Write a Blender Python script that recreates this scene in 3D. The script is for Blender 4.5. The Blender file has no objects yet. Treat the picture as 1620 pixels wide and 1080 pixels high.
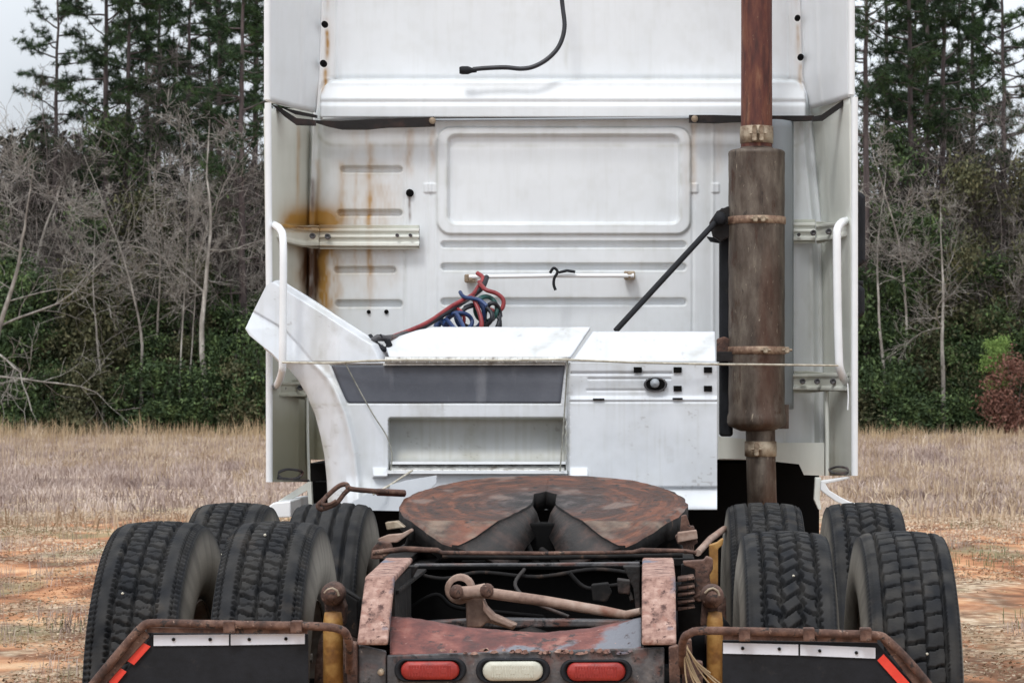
import bpy, bmesh, math, random
import numpy as np
from mathutils import Vector
rnd = random.Random(7)
rs = np.random.RandomState(11)
SC = bpy.context.scene
COL = SC.collection
# ---------------------------------------------------------------- camera, sky, sun, exposure
F, VX, VY, CH = 4003.0, 1025.0, 627.0, 1.40        # focal length in photo pixels, vanishing point, camera height
cam = bpy.data.cameras.new('camera'); camo = bpy.data.objects.new('camera', cam); COL.objects.link(camo)
camo.location = (0, 0, CH); camo.rotation_euler = (math.radians(90), 0, 0)
cam.sensor_width = 36; cam.lens = F / 1620 * 36
cam.shift_x = -(VX - 810) / 1620; cam.shift_y = (VY - 540) / 1620
cam.clip_start = 0.1; cam.clip_end = 3000
cam.dof.use_dof = True; cam.dof.focus_distance = 9.0; cam.dof.aperture_fstop = 16
SC.camera = camo
W = bpy.data.worlds.new('World'); SC.world = W; W.use_nodes = True
nt = W.node_tree; nt.nodes.clear()
out = nt.nodes.new('ShaderNodeOutputWorld'); bg = nt.nodes.new('ShaderNodeBackground')
sky = nt.nodes.new('ShaderNodeTexSky'); sky.sky_type = 'NISHITA'; sky.sun_disc = False
SUN_EL, SUN_ROT = math.radians(52), math.radians(200)
sky.sun_elevation = SUN_EL; sky.sun_rotation = SUN_ROT; sky.dust_density = 4
hs = nt.nodes.new('ShaderNodeHueSaturation'); hs.inputs['Saturation'].default_value = 0.35
nt.links.new(sky.outputs[0], hs.inputs['Color'])
tc = nt.nodes.new('ShaderNodeTexCoord'); sp = nt.nodes.new('ShaderNodeSeparateXYZ'); nt.links.new(tc.outputs['Generated'], sp.inputs[0])
cr = nt.nodes.new('ShaderNodeValToRGB'); nt.links.new(sp.outputs['Z'], cr.inputs[0])
cr.color_ramp.elements[0].position = 0.0; cr.color_ramp.elements[0].color = (.385, .415, .45, 1)
cr.color_ramp.elements[1].position = 1.0; cr.color_ramp.elements[1].color = (.94, .97, 1.0, 1)
no = nt.nodes.new('ShaderNodeTexNoise'); no.inputs['Scale'].default_value = 5; no.inputs['Detail'].default_value = 5
nt.links.new(tc.outputs['Generated'], no.inputs[0])
mr = nt.nodes.new('ShaderNodeMapRange'); nt.links.new(no.outputs[0], mr.inputs[0])
mr.inputs[1].default_value = .3; mr.inputs[2].default_value = .7; mr.inputs[3].default_value = 16; mr.inputs[4].default_value = 24
vm = nt.nodes.new('ShaderNodeVectorMath'); vm.operation = 'SCALE'
nt.links.new(cr.outputs[0], vm.inputs[0]); nt.links.new(mr.outputs[0], vm.inputs['Scale'])
mx = nt.nodes.new('ShaderNodeMix'); mx.data_type = 'RGBA'; mx.inputs[0].default_value = .88
nt.links.new(hs.outputs[0], mx.inputs[6]); nt.links.new(vm.outputs[0], mx.inputs[7])
nt.links.new(mx.outputs[2], bg.inputs[0]); bg.inputs[1].default_value = 0.10
nt.links.new(bg.outputs[0], out.inputs[0])
sl = bpy.data.lights.new('sun', 'SUN'); sl.energy = 1.3; sl.angle = math.radians(13); sl.color = (1, .985, .96)
so = bpy.data.objects.new('sun', sl); COL.objects.link(so); so.location = (0, 0, 30)
# sky rotation 0 = +Y, clockwise seen from above
sd = Vector((math.sin(SUN_ROT) * math.cos(SUN_EL), math.cos(SUN_ROT) * math.cos(SUN_EL), math.sin(SUN_EL)))
so.rotation_euler = sd.to_track_quat('Z', 'Y').to_euler()
vs = SC.view_settings; vs.view_transform = 'Standard'; vs.look = 'None'; vs.gamma = 1; vs.exposure = 0.04; vs.use_curve_mapping = False
# ---------------------------------------------------------------- helpers
def P(px, py, D): return ((px - VX) / F * D, D, CH - (py - VY) / F * D)
def X(px, D): return (px - VX) / F * D
def Z(py, D): return CH - (py - VY) / F * D
def S(r, g, b):
    f = lambda c: (c / 255 / 12.92) if c / 255 <= .04045 else ((c / 255 + .055) / 1.055) ** 2.4
    return (f(r), f(g), f(b), 1)
WL = {}
def link(name, me, mat, parent=None, origin=None):
    n = len(me.vertices); co = np.empty(n * 3, 'f'); me.vertices.foreach_get('co', co); co = co.reshape(-1, 3)
    if origin is None:
        lo, hi = co.min(0), co.max(0); origin = ((lo[0] + hi[0]) / 2, (lo[1] + hi[1]) / 2, lo[2])
    origin = np.array(origin, float)
    me.vertices.foreach_set('co', (co - origin).astype('f').ravel()); me.update()
    o = bpy.data.objects.new(name, me); COL.objects.link(o)
    for m in (mat if isinstance(mat, (list, tuple)) else [mat]): me.materials.append(m)
    WL[o] = origin
    if parent is not None: o.parent = parent; o.location = origin - WL[parent]
    else: o.location = origin
    return o
def empty(name, loc, parent=None):
    o = bpy.data.objects.new(name, None); o.empty_display_size = .2; COL.objects.link(o); WL[o] = np.array(loc, float)
    if parent is not None: o.parent = parent; o.location = WL[o] - WL[parent]
    else: o.location = loc
    return o
def tag(o, label=None, cat=None, group=None, kind=None):
    if label: o['label'] = label
    if cat: o['category'] = cat
    if group: o['group'] = group
    if kind: o['kind'] = kind
    return o
def mesh_np(name, V, Fc, smooth=True):
    V = np.asarray(V, 'f'); Fc = np.asarray(Fc, 'i'); n, k = Fc.shape
    me = bpy.data.meshes.new(name); me.vertices.add(len(V)); me.vertices.foreach_set('co', V.ravel())
    me.loops.add(n * k); me.loops.foreach_set('vertex_index', Fc.ravel())
    me.polygons.add(n); me.polygons.foreach_set('loop_start', np.arange(0, n * k, k, dtype='i'))
    try: me.polygons.foreach_set('loop_total', np.full(n, k, 'i'))
    except Exception: pass
    me.polygons.foreach_set('use_smooth', np.full(n, smooth)); me.update(calc_edges=True); return me
def outward(me):
    bm = bmesh.new(); bm.from_mesh(me); bmesh.ops.recalc_face_normals(bm, faces=bm.faces[:]); bm.to_mesh(me); bm.free()
class MB:
    def __init__(s): s.v = []; s.f = []; s.sm = []
    def add(s, vs_, fs, smooth=False):
        b = len(s.v); s.v += [tuple(v) for v in vs_]; s.f += [tuple(b + i for i in f) for f in fs]; s.sm += [smooth] * len(fs)
    def box(s, x0, x1, y0, y1, z0, z1, c=0.0):
        if c <= 0:
            v = [(x, y, z) for z in (z0, z1) for y in (y0, y1) for x in (x0, x1)]
            s.add(v, [(0, 2, 3, 1), (4, 5, 7, 6), (0, 1, 5, 4), (2, 6, 7, 3), (0, 4, 6, 2), (1, 3, 7, 5)]); return
        # chamfered in plan of XZ outline, extruded on Y with chamfered rims
        pts = [(x0 + c, z0), (x1 - c, z0), (x1, z0 + c), (x1, z1 - c), (x1 - c, z1), (x0 + c, z1), (x0, z1 - c), (x0, z0 + c)]
        cx, cz = (x0 + x1) / 2, (z0 + z1) / 2
        def ring(y, k):
            return [(cx + (x - cx) * (1 - k / max(abs(x1 - x0) / 2, 1e-6)), y, cz + (z - cz) * (1 - k / max(abs(z1 - z0) / 2, 1e-6))) for x, z in pts]
        v = ring(y0, c * .8) + ring(y0 + c * .8, 0) + ring(y1, 0); fs = [tuple(range(8))[::1], tuple(range(16, 24))[::-1]]
        for r in (0, 8):
            for i in range(8): fs.append((r + i, r + 8 + i, r + 8 + (i + 1) % 8, r + (i + 1) % 8))
        s.add(v, fs)
    def tube(s, pts, r, n=8, cap=True, smooth=True):
        pts = [Vector(p) for p in pts]; m = len(pts); rr = r if hasattr(r, '__len__') else [r] * m
        vs_ = []; up = None
        for i, p in enumerate(pts):
            t = (pts[min(i + 1, m - 1)] - pts[max(i - 1, 0)]).normalized()
            if up is None:
                up = Vector((0, 0, 1)) if abs(t.z) < .9 else Vector((1, 0, 0))
            a = t.cross(up).normalized(); b = a.cross(t).normalized(); up = b
            for k in range(n):
                q = 2 * math.pi * k / n; vs_.append(p + (a * math.cos(q) + b * math.sin(q)) * rr[i])
        fs = [(i * n + k, (i + 1) * n + k, (i + 1) * n + (k + 1) % n, i * n + (k + 1) % n) for i in range(m - 1) for k in range(n)]
        s.add(vs_, fs, smooth)
        if cap: s.add(vs_[:n], [tuple(range(n))]); s.add(vs_[-n:], [tuple(range(n))[::-1]])
    def lathe(s, c, prof, n=32, axis='Z', smooth=True):       # prof: (radius, offset along axis)
        vs_ = []
        for r, h in prof:
            for k in range(n):
                q = 2 * math.pi * k / n; a, b = r * math.cos(q), r * math.sin(q)
                vs_.append((c[0] + a, c[1] + b, c[2] + h) if axis == 'Z' else (c[0] + h, c[1] + a, c[2] + b) if axis == 'X' else (c[0] + b, c[1] + h, c[2] + a))
        fs = [(i * n + k, i * n + (k + 1) % n, (i + 1) * n + (k + 1) % n, (i + 1) * n + k) for i in range(len(prof) - 1) for k in range(n)]
        s.add(vs_, fs, smooth)
    def prism(s, poly, d0, d1, smooth=False):               # poly in world (x,z), extruded from y=d0 to d1
        n = len(poly); v = [(x, d0, z) for x, z in poly] + [(x, d1, z) for x, z in poly]
        s.add(v, [tuple(range(n)), tuple(range(n, 2 * n))[::-1]] + [(i, n + i, n + (i + 1) % n, (i + 1) % n) for i in range(n)], smooth)
    def build(s, name, mat, parent=None, origin=None, bevel=0, kind=None):
        me = bpy.data.meshes.new(name); me.from_pydata(s.v, [], s.f); me.polygons.foreach_set('use_smooth', s.sm); outward(me)
        o = link(name, me, mat, parent, origin)
        if bevel:
            b = o.modifiers.new('b', 'BEVEL'); b.width = bevel; b.segments = 2; b.limit_method = 'ANGLE'; b.angle_limit = .6
        if kind: o['kind'] = kind
        return o
def smooth_path(pts, k=6):
    pts = [Vector(p) for p in pts]; out_ = []
    for i in range(len(pts) - 1):
        p0, p1, p2, p3 = pts[max(i - 1, 0)], pts[i], pts[i + 1], pts[min(i + 2, len(pts) - 1)]
        for j in range(k):
            t = j / k; out_.append(.5 * ((2 * p1) + (p2 - p0) * t + (2 * p0 - 5 * p1 + 4 * p2 - p3) * t * t + (3 * p1 - p0 - 3 * p2 + p3) * t ** 3))
    out_.append(pts[-1]); return out_
def ss(a, b, x): t = np.clip((x - a) / (b - a), 0, 1); return t * t * (3 - 2 * t)
def rbox(px, py, x0, x1, y0, y1, r):                         # signed distance to rounded box
    cx, cy, hw, hh = (x0 + x1) / 2, (y0 + y1) / 2, (x1 - x0) / 2 - r, (y1 - y0) / 2 - r
    qx, qy = np.abs(px - cx) - hw, np.abs(py - cy) - hh
    return np.hypot(np.maximum(qx, 0), np.maximum(qy, 0)) + np.minimum(np.maximum(qx, qy), 0) - r
def vnoise(x, y, seed=0):                                     # cheap value noise 0..1
    xi, yi = np.floor(x).astype('i8'), np.floor(y).astype('i8'); xf, yf = x - xi, y - yi
    def h(a, b):
        n = (a * 374761393 + b * 668265263 + seed * 974634777) & 0x7fffffff; n = ((n ^ (n >> 13)) * 1274126177) & 0x7fffffff
        return ((n ^ (n >> 16)) & 0xffff) / 65535.
    u, v = xf * xf * (3 - 2 * xf), yf * yf * (3 - 2 * yf)
    return (h(xi, yi) * (1 - u) + h(xi + 1, yi) * u) * (1 - v) + (h(xi, yi + 1) * (1 - u) + h(xi + 1, yi + 1) * u) * v
# ---- stains (rust ochre, dark rust, grime) laid out on the truck's rear sheets, in their own drawing units
STREAKS = [  # x, y0, y1, half width, strength, channel
 (585, 225, 540, 5, .6, 0), (562, 270, 470, 3, .3, 0), (583, 300, 480, 4, .22, 0), (596, 250, 520, 24, .2, 0), (545, 250, 520, 16, .14, 0), (540, 255, 380, 5, .45, 0), (610, 290, 400, 14, .28, 0), (572, 270, 520, 22, .22, 0),
 (648, 203, 292, 6, .6, 0), (648, 305, 362, 2.2, .7, 1), (684, 203, 290, 5, .45, 0), (1098, 193, 330, 5, .5, 0), (1135, 200, 300, 8, .25, 0),
 (1085, 205, 360, 5, .2, 0), (580, 200, 262, 4, .3, 0), (560, 205, 300, 8, .18, 0), (630, 220, 420, 10, .15, 0),
 (468, 200, 352, 2.5, .8, 0), (485, 205, 350, 4, .3, 2), (512, 42, 94, 3, 1.2, 0), (511, 104, 155, 3.5, 1.1, 0), (512, 20, 160, 7, .3, 0), (1266, 15, 150, 7, .25, 0), (514, -60, 30, 3.5, .4, 0),
 (506, 130, 180, 3, .4, 0), (1264, 34, 86, 2.5, .6, 0), (1268, 96, 150, 3, .5, 0), (1262, -60, 22, 3, .3, 0),
 (497, 386, 500, 10, 1.3, 1), (512, 386, 520, 11, 1.7, 0), (482, 386, 480, 9, 1.1, 1), (478, 386, 500, 14, .6, 0), (530, 388, 540, 10, .6, 0), (620, 390, 470, 10, .15, 0),
 (502, 250, 350, 5, .5, 0), (493, 280, 350, 4, .7, 1), (640, 385, 520, 3, .2, 2), (1118, 200, 520, 6, .12, 2), (1262, 200, 350, 4, .25, 2),
 (1285, 400, 590, 4, .25, 2), (1300, 380, 590, 3, .3, 2), (455, 380, 590, 5, .25, 2), (895, 60, 118, 3, .2, 2)]
def stains(px, py):
    R = np.zeros_like(px); G = np.zeros_like(px); B = np.zeros_like(px); ch = [R, G, B]
    for x, y0, y1, w, s, c in STREAKS:
        wob = (vnoise(py / 23., px * 0 + x) - .5) * w * .8
        g = np.exp(-((px - x - wob) / w) ** 2) * ss(y0 - 4, y0 + 6, py) * (1 - ss(y0 + .55 * (y1 - y0), y1, py)) * s
        ch[c] += g * (.6 + .6 * vnoise(py / 9., px / 3.))
    # rust pooled on top of the left bracket
    m = np.exp(-((py - 360) / 15.) ** 2) * ss(432, 462, px) * (1 - ss(508, 545, px)) * (py < 368)
    R += 2.2 * m * (.5 + vnoise(px / 6., py / 4.)); G += 1.4 * np.exp(-((py - 360) / 6.) ** 2) * ss(455, 475, px) * (1 - ss(498, 522, px)) * (py < 366)
    R *= .8; R *= 1 - .8 * ((py > 361) & (py < 389)); G *= 1 - .8 * ((py > 361) & (py < 389))
    R += .5 * np.exp(-((py - 342) / 16.) ** 2) * ss(428, 470, px) * (1 - ss(515, 560, px)) * (py < 364); R += .6 * np.exp(-((py - 350) / 30.) ** 2) * np.exp(-((px - 497) / 45.) ** 2)
    # wide grime cast of the sheltered lower and side panels
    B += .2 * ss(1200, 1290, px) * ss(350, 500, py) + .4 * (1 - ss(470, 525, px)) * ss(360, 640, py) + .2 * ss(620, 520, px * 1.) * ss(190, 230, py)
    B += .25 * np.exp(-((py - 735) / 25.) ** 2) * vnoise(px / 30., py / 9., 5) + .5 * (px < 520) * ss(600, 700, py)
    n0 = vnoise(px / 25., py / 18., 71) * .6 + vnoise(px / 7., py / 9., 72) * .4
    for bx in ((692, 1092, 202, 370, 22), (707, 1077, 212, 356, 15), (697, 1086, 381, 393, 6), (697, 1086, 416, 429, 6), (697, 1086, 471, 484, 6), (538, 637, 262, 274, 6), (533, 637, 331, 343, 6), (528, 627, 421, 433, 6), (530, 637, 474, 487, 6), (500, 1282, 121, 230, 30)):
        e0 = rbox(px, py, *bx); B += .32 * np.exp(-(e0 / 3.) ** 2) * n0
    B += .06 * ss(.4, .85, n0) + .22 * np.exp(-((py - 196) / 8.) ** 2) * n0 + .25 * np.exp(-((px - 505) / 14.) ** 2) * n0 * (py > 190)
    n = vnoise(px / 7., py / 60., 3) * .6 + vnoise(px / 2.5, py / 30., 4) * .4
    B += .05 * ss(.45, .8, n)
    return R, G, B
def sheet(name, y0, y1, ny, xl, xr, nx, D, depth, mat, parent, thick=.004, stain=True, sfn=None, drawD=None, kind=None):
    """A pressed sheet drawn in photo units on the plane at distance D; depth(px,py) = relief in metres (away from the camera +)."""
    ys = np.linspace(y0, y1, ny); u = np.linspace(0, 1, nx)
    l = np.array([xl(y) if callable(xl) else xl for y in ys]); r = np.array([xr(y) if callable(xr) else xr for y in ys])
    px = l[:, None] + (r - l)[:, None] * u[None]; py = np.repeat(ys[:, None], nx, 1)
    dd = depth(px, py) if callable(depth) else np.full_like(px, float(depth))
    k = (D if drawD is None else (D + dd)) / F
    V = np.stack([(px - VX) * k, D + dd, CH - (py - VY) * k], -1).reshape(-1, 3)
    i = np.arange((ny - 1) * nx).reshape(ny - 1, nx)[:, :-1].ravel()
    me = mesh_np(name, V, np.stack([i, i + nx, i + nx + 1, i + 1], -1))
    if stain:
        R, G, B = (sfn or stains)(px, py); a = me.color_attributes.new('stain', 'FLOAT_COLOR', 'POINT')
        a.data.foreach_set('color', np.clip(np.stack([R, G, B, np.ones_like(R)], -1), 0, 1).astype('f').ravel())
    o = link(name, me, mat, parent)
    if thick:
        s_ = o.modifiers.new('s', 'SOLIDIFY'); s_.thickness = thick; s_.offset = -1
    if kind: o['kind'] = kind
    return o
def lerp(tab): xs, ys = zip(*tab); return lambda y: float(np.interp(y, xs, ys))
# ---------------------------------------------------------------- materials
def mat(name, stops, scale=6., detail=6., rough=.6, metal=0., bump=0., bscale=None, stretch=(1, 1, 1), stain=False, spec=.5, dust=None, var=0., rough2=None, second=None, speck=None):
    m = bpy.data.materials.new(name); m.use_nodes = True; t = m.node_tree; N = t.nodes; L = t.links
    b = N['Principled BSDF']; co = N.new('ShaderNodeTexCoord'); mp = N.new('ShaderNodeMapping'); mp.inputs['Scale'].default_value = stretch
    L.new(co.outputs['Object'], mp.inputs[0])
    if var:
        oi = N.new('ShaderNodeObjectInfo'); va = N.new('ShaderNodeVectorMath'); va.operation = 'ADD'
        ml = N.new('ShaderNodeMath'); ml.operation = 'MULTIPLY'; ml.inputs[1].default_value = 37; L.new(oi.outputs['Random'], ml.inputs[0])
        L.new(mp.outputs[0], va.inputs[0]); L.new(ml.outputs[0], va.inputs[1]); vec = va.outputs[0]
    else: vec = mp.outputs[0]
    n = N.new('ShaderNodeTexNoise'); n.inputs['Scale'].default_value = scale; n.inputs['Detail'].default_value = detail; n.inputs['Roughness'].default_value = .62
    L.new(vec, n.inputs[0]); r = N.new('ShaderNodeValToRGB'); L.new(n.outputs[0], r.inputs[0])
    while len(r.color_ramp.elements) < len(stops): r.color_ramp.elements.new(.5)
    for e, (p, c) in zip(r.color_ramp.elements, stops): e.position = p; e.color = c
    c = r.outputs[0]
    def mixc(f, a, col, blend='MIX'):
        x = N.new('ShaderNodeMix'); x.data_type = 'RGBA'; x.blend_type = blend
        if isinstance(f, float): x.inputs[0].default_value = f
        else: L.new(f, x.inputs[0])
        L.new(a, x.inputs[6])
        if isinstance(col, tuple): x.inputs[7].default_value = col
        else: L.new(col, x.inputs[7])
        return x.outputs[2]
    if second:                                              # (color, scale, lo, hi, stretch)
        m2 = N.new('ShaderNodeMapping'); m2.inputs['Scale'].default_value = second[4] if len(second) > 4 else (1, 1, 1); L.new(co.outputs['Object'], m2.inputs[0])
        n2 = N.new('ShaderNodeTexNoise'); n2.inputs['Scale'].default_value = second[1]; n2.inputs['Detail'].default_value = 8; L.new(m2.outputs[0], n2.inputs[0])
        q = N.new('ShaderNodeMapRange'); q.inputs[1].default_value = second[2]; q.inputs[2].default_value = second[3]; L.new(n2.outputs[0], q.inputs[0])
        c = mixc(q.outputs[0], c, second[0])
    if speck:                                               # ((color, scale, lo, hi), ...) sharp-edged flakes and pits
        for k_, (sc_, ss_, lo_, hi_) in enumerate(speck):
            n3 = N.new('ShaderNodeTexNoise'); n3.inputs['Scale'].default_value = ss_; n3.inputs['Detail'].default_value = 9; n3.inputs['Roughness'].default_value = .7; n3.inputs['Distortion'].default_value = .4; L.new(vec, n3.inputs[0])
            q = N.new('ShaderNodeMapRange'); q.inputs[1].default_value = lo_; q.inputs[2].default_value = hi_; L.new(n3.outputs[0], q.inputs[0]); c = mixc(q.outputs[0], c, sc_)
    if stain:
        at = N.new('ShaderNodeAttribute'); at.attribute_name = 'stain'; sx = N.new('ShaderNodeSeparateColor'); L.new(at.outputs['Color'], sx.inputs[0])
        c = mixc(sx.outputs[2], c, S(150, 148, 128)); c = mixc(sx.outputs[0], c, S(166, 124, 58)); c = mixc(sx.outputs[1], c, S(84, 54, 30))
    if dust:                                                # attribute driven dust, colour
        at = N.new('ShaderNodeAttribute'); at.attribute_name = 'dust'; c = mixc(at.outputs['Fac'], c, dust)
    if var:
        hv = N.new('ShaderNodeHueSaturation'); q = N.new('ShaderNodeMapRange'); q.inputs[3].default_value = 1 - var; q.inputs[4].default_value = 1 + var
        L.new(oi.outputs['Random'], q.inputs[0]); L.new(q.outputs[0], hv.inputs['Value']); L.new(c, hv.inputs['Color']); c = hv.outputs[0]
    L.new(c, b.inputs['Base Color']); b.inputs['Roughness'].default_value = rough; b.inputs['Metallic'].default_value = metal
    b.inputs['Specular IOR Level'].default_value = spec
    if rough2 is not None:
        q = N.new('ShaderNodeMapRange'); q.inputs[3].default_value = rough; q.inputs[4].default_value = rough2; L.new(n.outputs[0], q.inputs[0]); L.new(q.outputs[0], b.inputs['Roughness'])
    if bump:
        nb = N.new('ShaderNodeTexNoise'); nb.inputs['Scale'].default_value = bscale or scale * 4; nb.inputs['Detail'].default_value = 5; L.new(vec, nb.inputs[0])
        bp = N.new('ShaderNodeBump'); bp.inputs['Strength'].default_value = 1; bp.inputs['Distance'].default_value = bump; L.new(nb.outputs[0], bp.inputs['Height']); L.new(bp.outputs[0], b.inputs['Normal'])
    return m
Wc, Wd = S(226, 230, 234), S(216, 220, 224)
M = {}
M['cab'] = mat('cab_paint', [(.3, Wd), (.65, Wc)], 2, 8, .38, bump=.0006, bscale=1.6, stretch=(1, 1, .8), stain=True, rough2=.5)
M['cream'] = mat('sheltered_paint', [(.3, S(214, 217, 209)), (.65, S(231, 233, 227))], 4, 8, .5, bump=.0006, bscale=3, stretch=(1, 1, .3), stain=True)
M['fair'] = mat('fairing_paint', [(.3, S(203, 207, 213)), (.6, S(217, 221, 227))], 5, 9, .35, bump=.0004, bscale=3, second=(S(150, 148, 138), 7, .58, .95), rough2=.55, stain=True, speck=((S(140, 136, 126), 90, .7, .76),))
M['trim'] = mat('clean_trim', [(.3, S(220, 223, 226)), (.7, S(236, 238, 241))], 5, 5, .35)
M['white'] = mat('white_trim', [(.3, S(226, 229, 232)), (.7, S(238, 240, 243))], 8, 5, .35, second=(S(150, 140, 115), 14, .72, .95))
M['darkpanel'] = mat('grey_step_plastic', [(.3, S(70, 74, 84)), (.7, S(96, 99, 108))], 4, 9, .55, bump=.0004, bscale=90, second=(S(140, 142, 148), 12, .6, .9, (1, 1, .2)))
M['alu'] = mat('tread_plate', [(.3, S(178, 178, 176)), (.7, S(215, 215, 212))], 30, 5, .4, metal=.25, second=(S(110, 100, 88), 25, .5, .8))
M['black'] = mat('black_rubber', [(.3, S(16, 18, 22)), (.7, S(31, 33, 39))], 14, 6, .7, bump=.001, bscale=60, spec=.3, speck=((S(66, 62, 58), 9, .6, .85),))
M['blackbrown'] = mat('perished_black_strip', [(.3, S(9, 8, 9)), (.55, S(22, 16, 16)), (.75, S(56, 38, 33))], 14, 6, .8, bump=.003, bscale=40)
M['dark'] = mat('grimy_chassis', [(.3, S(12, 12, 13)), (.55, S(27, 25, 25)), (.75, S(56, 47, 42))], 13, 9, .8, bump=.004, bscale=30, spec=.25, speck=((S(78, 60, 50), 26, .6, .68),))
M['deep'] = mat('cavity_shade_black', [(.3, S(7, 7, 8)), (.7, S(15, 14, 14))], 6, 6, .9, spec=.15)  # near black: the shade of cavities and holes is put into the colour
M['rust'] = mat('scaly_rust', [(.3, S(40, 30, 27)), (.45, S(78, 54, 45)), (.58, S(108, 80, 68)), (.72, S(142, 116, 102))], 20, 10, .8, bump=.004, bscale=70, speck=((S(40, 33, 32), 40, .56, .62), (S(150, 124, 110), 55, .62, .67)))
M['rustdark'] = mat('greasy_dark_rust', [(.34, S(14, 12, 12)), (.5, S(32, 25, 23)), (.66, S(66, 48, 42))], 12, 10, .6, bump=.003, bscale=60)
M['ramp'] = mat('pale_pink_rust', [(.34, S(70, 50, 46)), (.43, S(132, 100, 90)), (.56, S(163, 131, 119)), (.72, S(188, 160, 149))], 30, 10, .8, bump=.004, bscale=70, second=(S(104, 108, 122), 7, .57, .63), speck=((S(74, 48, 44), 45, .57, .62), (S(136, 96, 84), 16, .55, .63)))
M['redpaint'] = mat('faded_red_oxide', [(.3, S(56, 34, 33)), (.46, S(94, 50, 46)), (.6, S(122, 70, 62)), (.75, S(150, 106, 94))], 13, 11, .65, bump=.003, bscale=60, second=(S(112, 114, 122), 5.2, .56, .6), speck=((S(58, 44, 44), 22, .56, .63), (S(168, 132, 122), 48, .63, .68)))
M['greasegrey'] = mat('greasy_grey_steel', [(.3, S(48, 47, 50)), (.5, S(76, 75, 78)), (.68, S(112, 106, 104))], 13, 10, .55, bump=.003, bscale=50, second=(S(96, 62, 54), 12, .55, .68), speck=((S(34, 33, 35), 24, .56, .62), (S(150, 140, 134), 50, .64, .69)))
M['torque'] = mat('pale_rusty_rod', [(.3, S(96, 70, 60)), (.5, S(150, 124, 110)), (.7, S(178, 160, 148))], 12, 9, .6, bump=.002, bscale=60, second=(S(120, 72, 52), 10, .55, .75))
M['ochre'] = mat('ochre_tube', [(.3, S(84, 54, 32)), (.48, S(146, 102, 48)), (.7, S(184, 144, 82))], 15, 9, .65, bump=.002, bscale=70, second=(S(90, 52, 36), 9, .55, .7))
M['muffler'] = mat('rusty_muffler', [(.3, S(54, 44, 38)), (.44, S(80, 69, 61)), (.56, S(98, 88, 79)), (.72, S(124, 114, 103))], 16, 12, .55, metal=.35, bump=.0015, bscale=60, stretch=(1.2, 1.2, .4), speck=((S(66, 42, 30), 14, .57, .66), (S(50, 42, 38), 40, .6, .68), (S(150, 138, 122), 60, .62, .7)), second=(S(78, 44, 30), 3.0, .54, .74, (1.8, 1.8, .25)))
M['stack'] = mat('rusty_stack_pipe', [(.3, S(54, 25, 22)), (.46, S(84, 41, 33)), (.6, S(106, 62, 45)), (.76, S(142, 108, 84))], 14, 12, .65, metal=.05, bump=.0012, bscale=80, stretch=(2.2, 2.2, .4), speck=((S(58, 32, 30), 16, .56, .68), (S(140, 116, 96), 70, .62, .7)))
M['clamp'] = mat('clamp_steel', [(.35, S(104, 82, 62)), (.6, S(176, 162, 142))], 22, 8, .5, metal=.3, bump=.001)
M['rustband'] = mat('rusty_band', [(.35, S(84, 58, 46)), (.5, S(128, 102, 84)), (.65, S(164, 142, 120))], 26, 8, .6, metal=.1, bump=.001)
M['shield'] = mat('heat_shield', [(.3, S(136, 142, 148)), (.7, S(160, 166, 172))], 3, 8, .45, stretch=(1, 1, .3))
M['blue'] = mat('blue_hose', [(.3, S(24, 44, 84)), (.7, S(44, 70, 118))], 10, 4, .4)
M['red'] = mat('red_hose', [(.3, S(110, 34, 40)), (.7, S(166, 70, 72))], 10, 4, .4)
M['green'] = mat('green_hose', [(.3, S(24, 60, 58)), (.7, S(40, 88, 84))], 10, 4, .4)
M['hoseblack'] = mat('black_cable', [(.3, S(22, 24, 30)), (.7, S(44, 46, 54))], 10, 4, .45)
M['rope'] = mat('pale_rope', [(.3, S(150, 142, 126)), (.7, S(205, 200, 186))], 40, 4, .8)
M['rope2'] = mat('grey_cord', [(.3, S(104, 104, 98)), (.7, S(156, 156, 148))], 40, 4, .8)
M['redlens'] = mat('red_lens', [(.3, S(122, 30, 26)), (.7, S(164, 50, 42))], 30, 4, .45, bump=.001, bscale=120)
M['whitelens'] = mat('clear_lens', [(.3, S(172, 172, 158)), (.7, S(204, 203, 190))], 20, 4, .45, bump=.001, bscale=120)
M['tape_white'] = mat('white_tape', [(.3, S(204, 208, 218)), (.7, S(224, 227, 236))], 12, 6, .35, bump=.0005, bscale=200)
M['tape_red'] = mat('red_tape', [(.3, S(214, 48, 36)), (.7, S(236, 78, 60))], 12, 6, .35, bump=.0005, bscale=200)
M['tyre'] = mat('tyre_rubber', [(.3, S(10, 12, 16)), (.7, S(23, 26, 32))], 9, 10, .8, bump=.0012, bscale=160, dust=S(146, 140, 131), second=(S(70, 62, 54), 8, .6, .9), spec=.25)
M['rim'] = mat('wheel_steel', [(.3, S(110, 98, 88)), (.6, S(168, 160, 152))], 9, 8, .5, metal=.3, second=(S(120, 80, 56), 8, .5, .7))
M['trunk_pine'] = mat('pine_bark', [(.3, S(48, 42, 44)), (.7, S(98, 86, 84))], 3, 8, .9, stretch=(3, 3, .6), var=.25)
M['bark'] = mat('pale_bark', [(.3, S(96, 90, 85)), (.55, S(150, 144, 137)), (.7, S(196, 192, 184))], 2.2, 8, .9, stretch=(2, 2, .6), var=.15)
M['bark2'] = mat('grey_brown_bark', [(.3, S(48, 43, 41)), (.7, S(108, 99, 95))], 2.2, 8, .9, stretch=(2, 2, .6), var=.2)  # darkened so the colour carries the shading inside the wood
def leafmat(name, stops, scale, var=.2): return mat(name, stops, scale, 3, .7, var=var, spec=.3)
M['needle'] = leafmat('pine_needles', [(.3, S(26, 42, 27)), (.5, S(44, 64, 37)), (.7, S(76, 98, 56))], 1.4)
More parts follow.
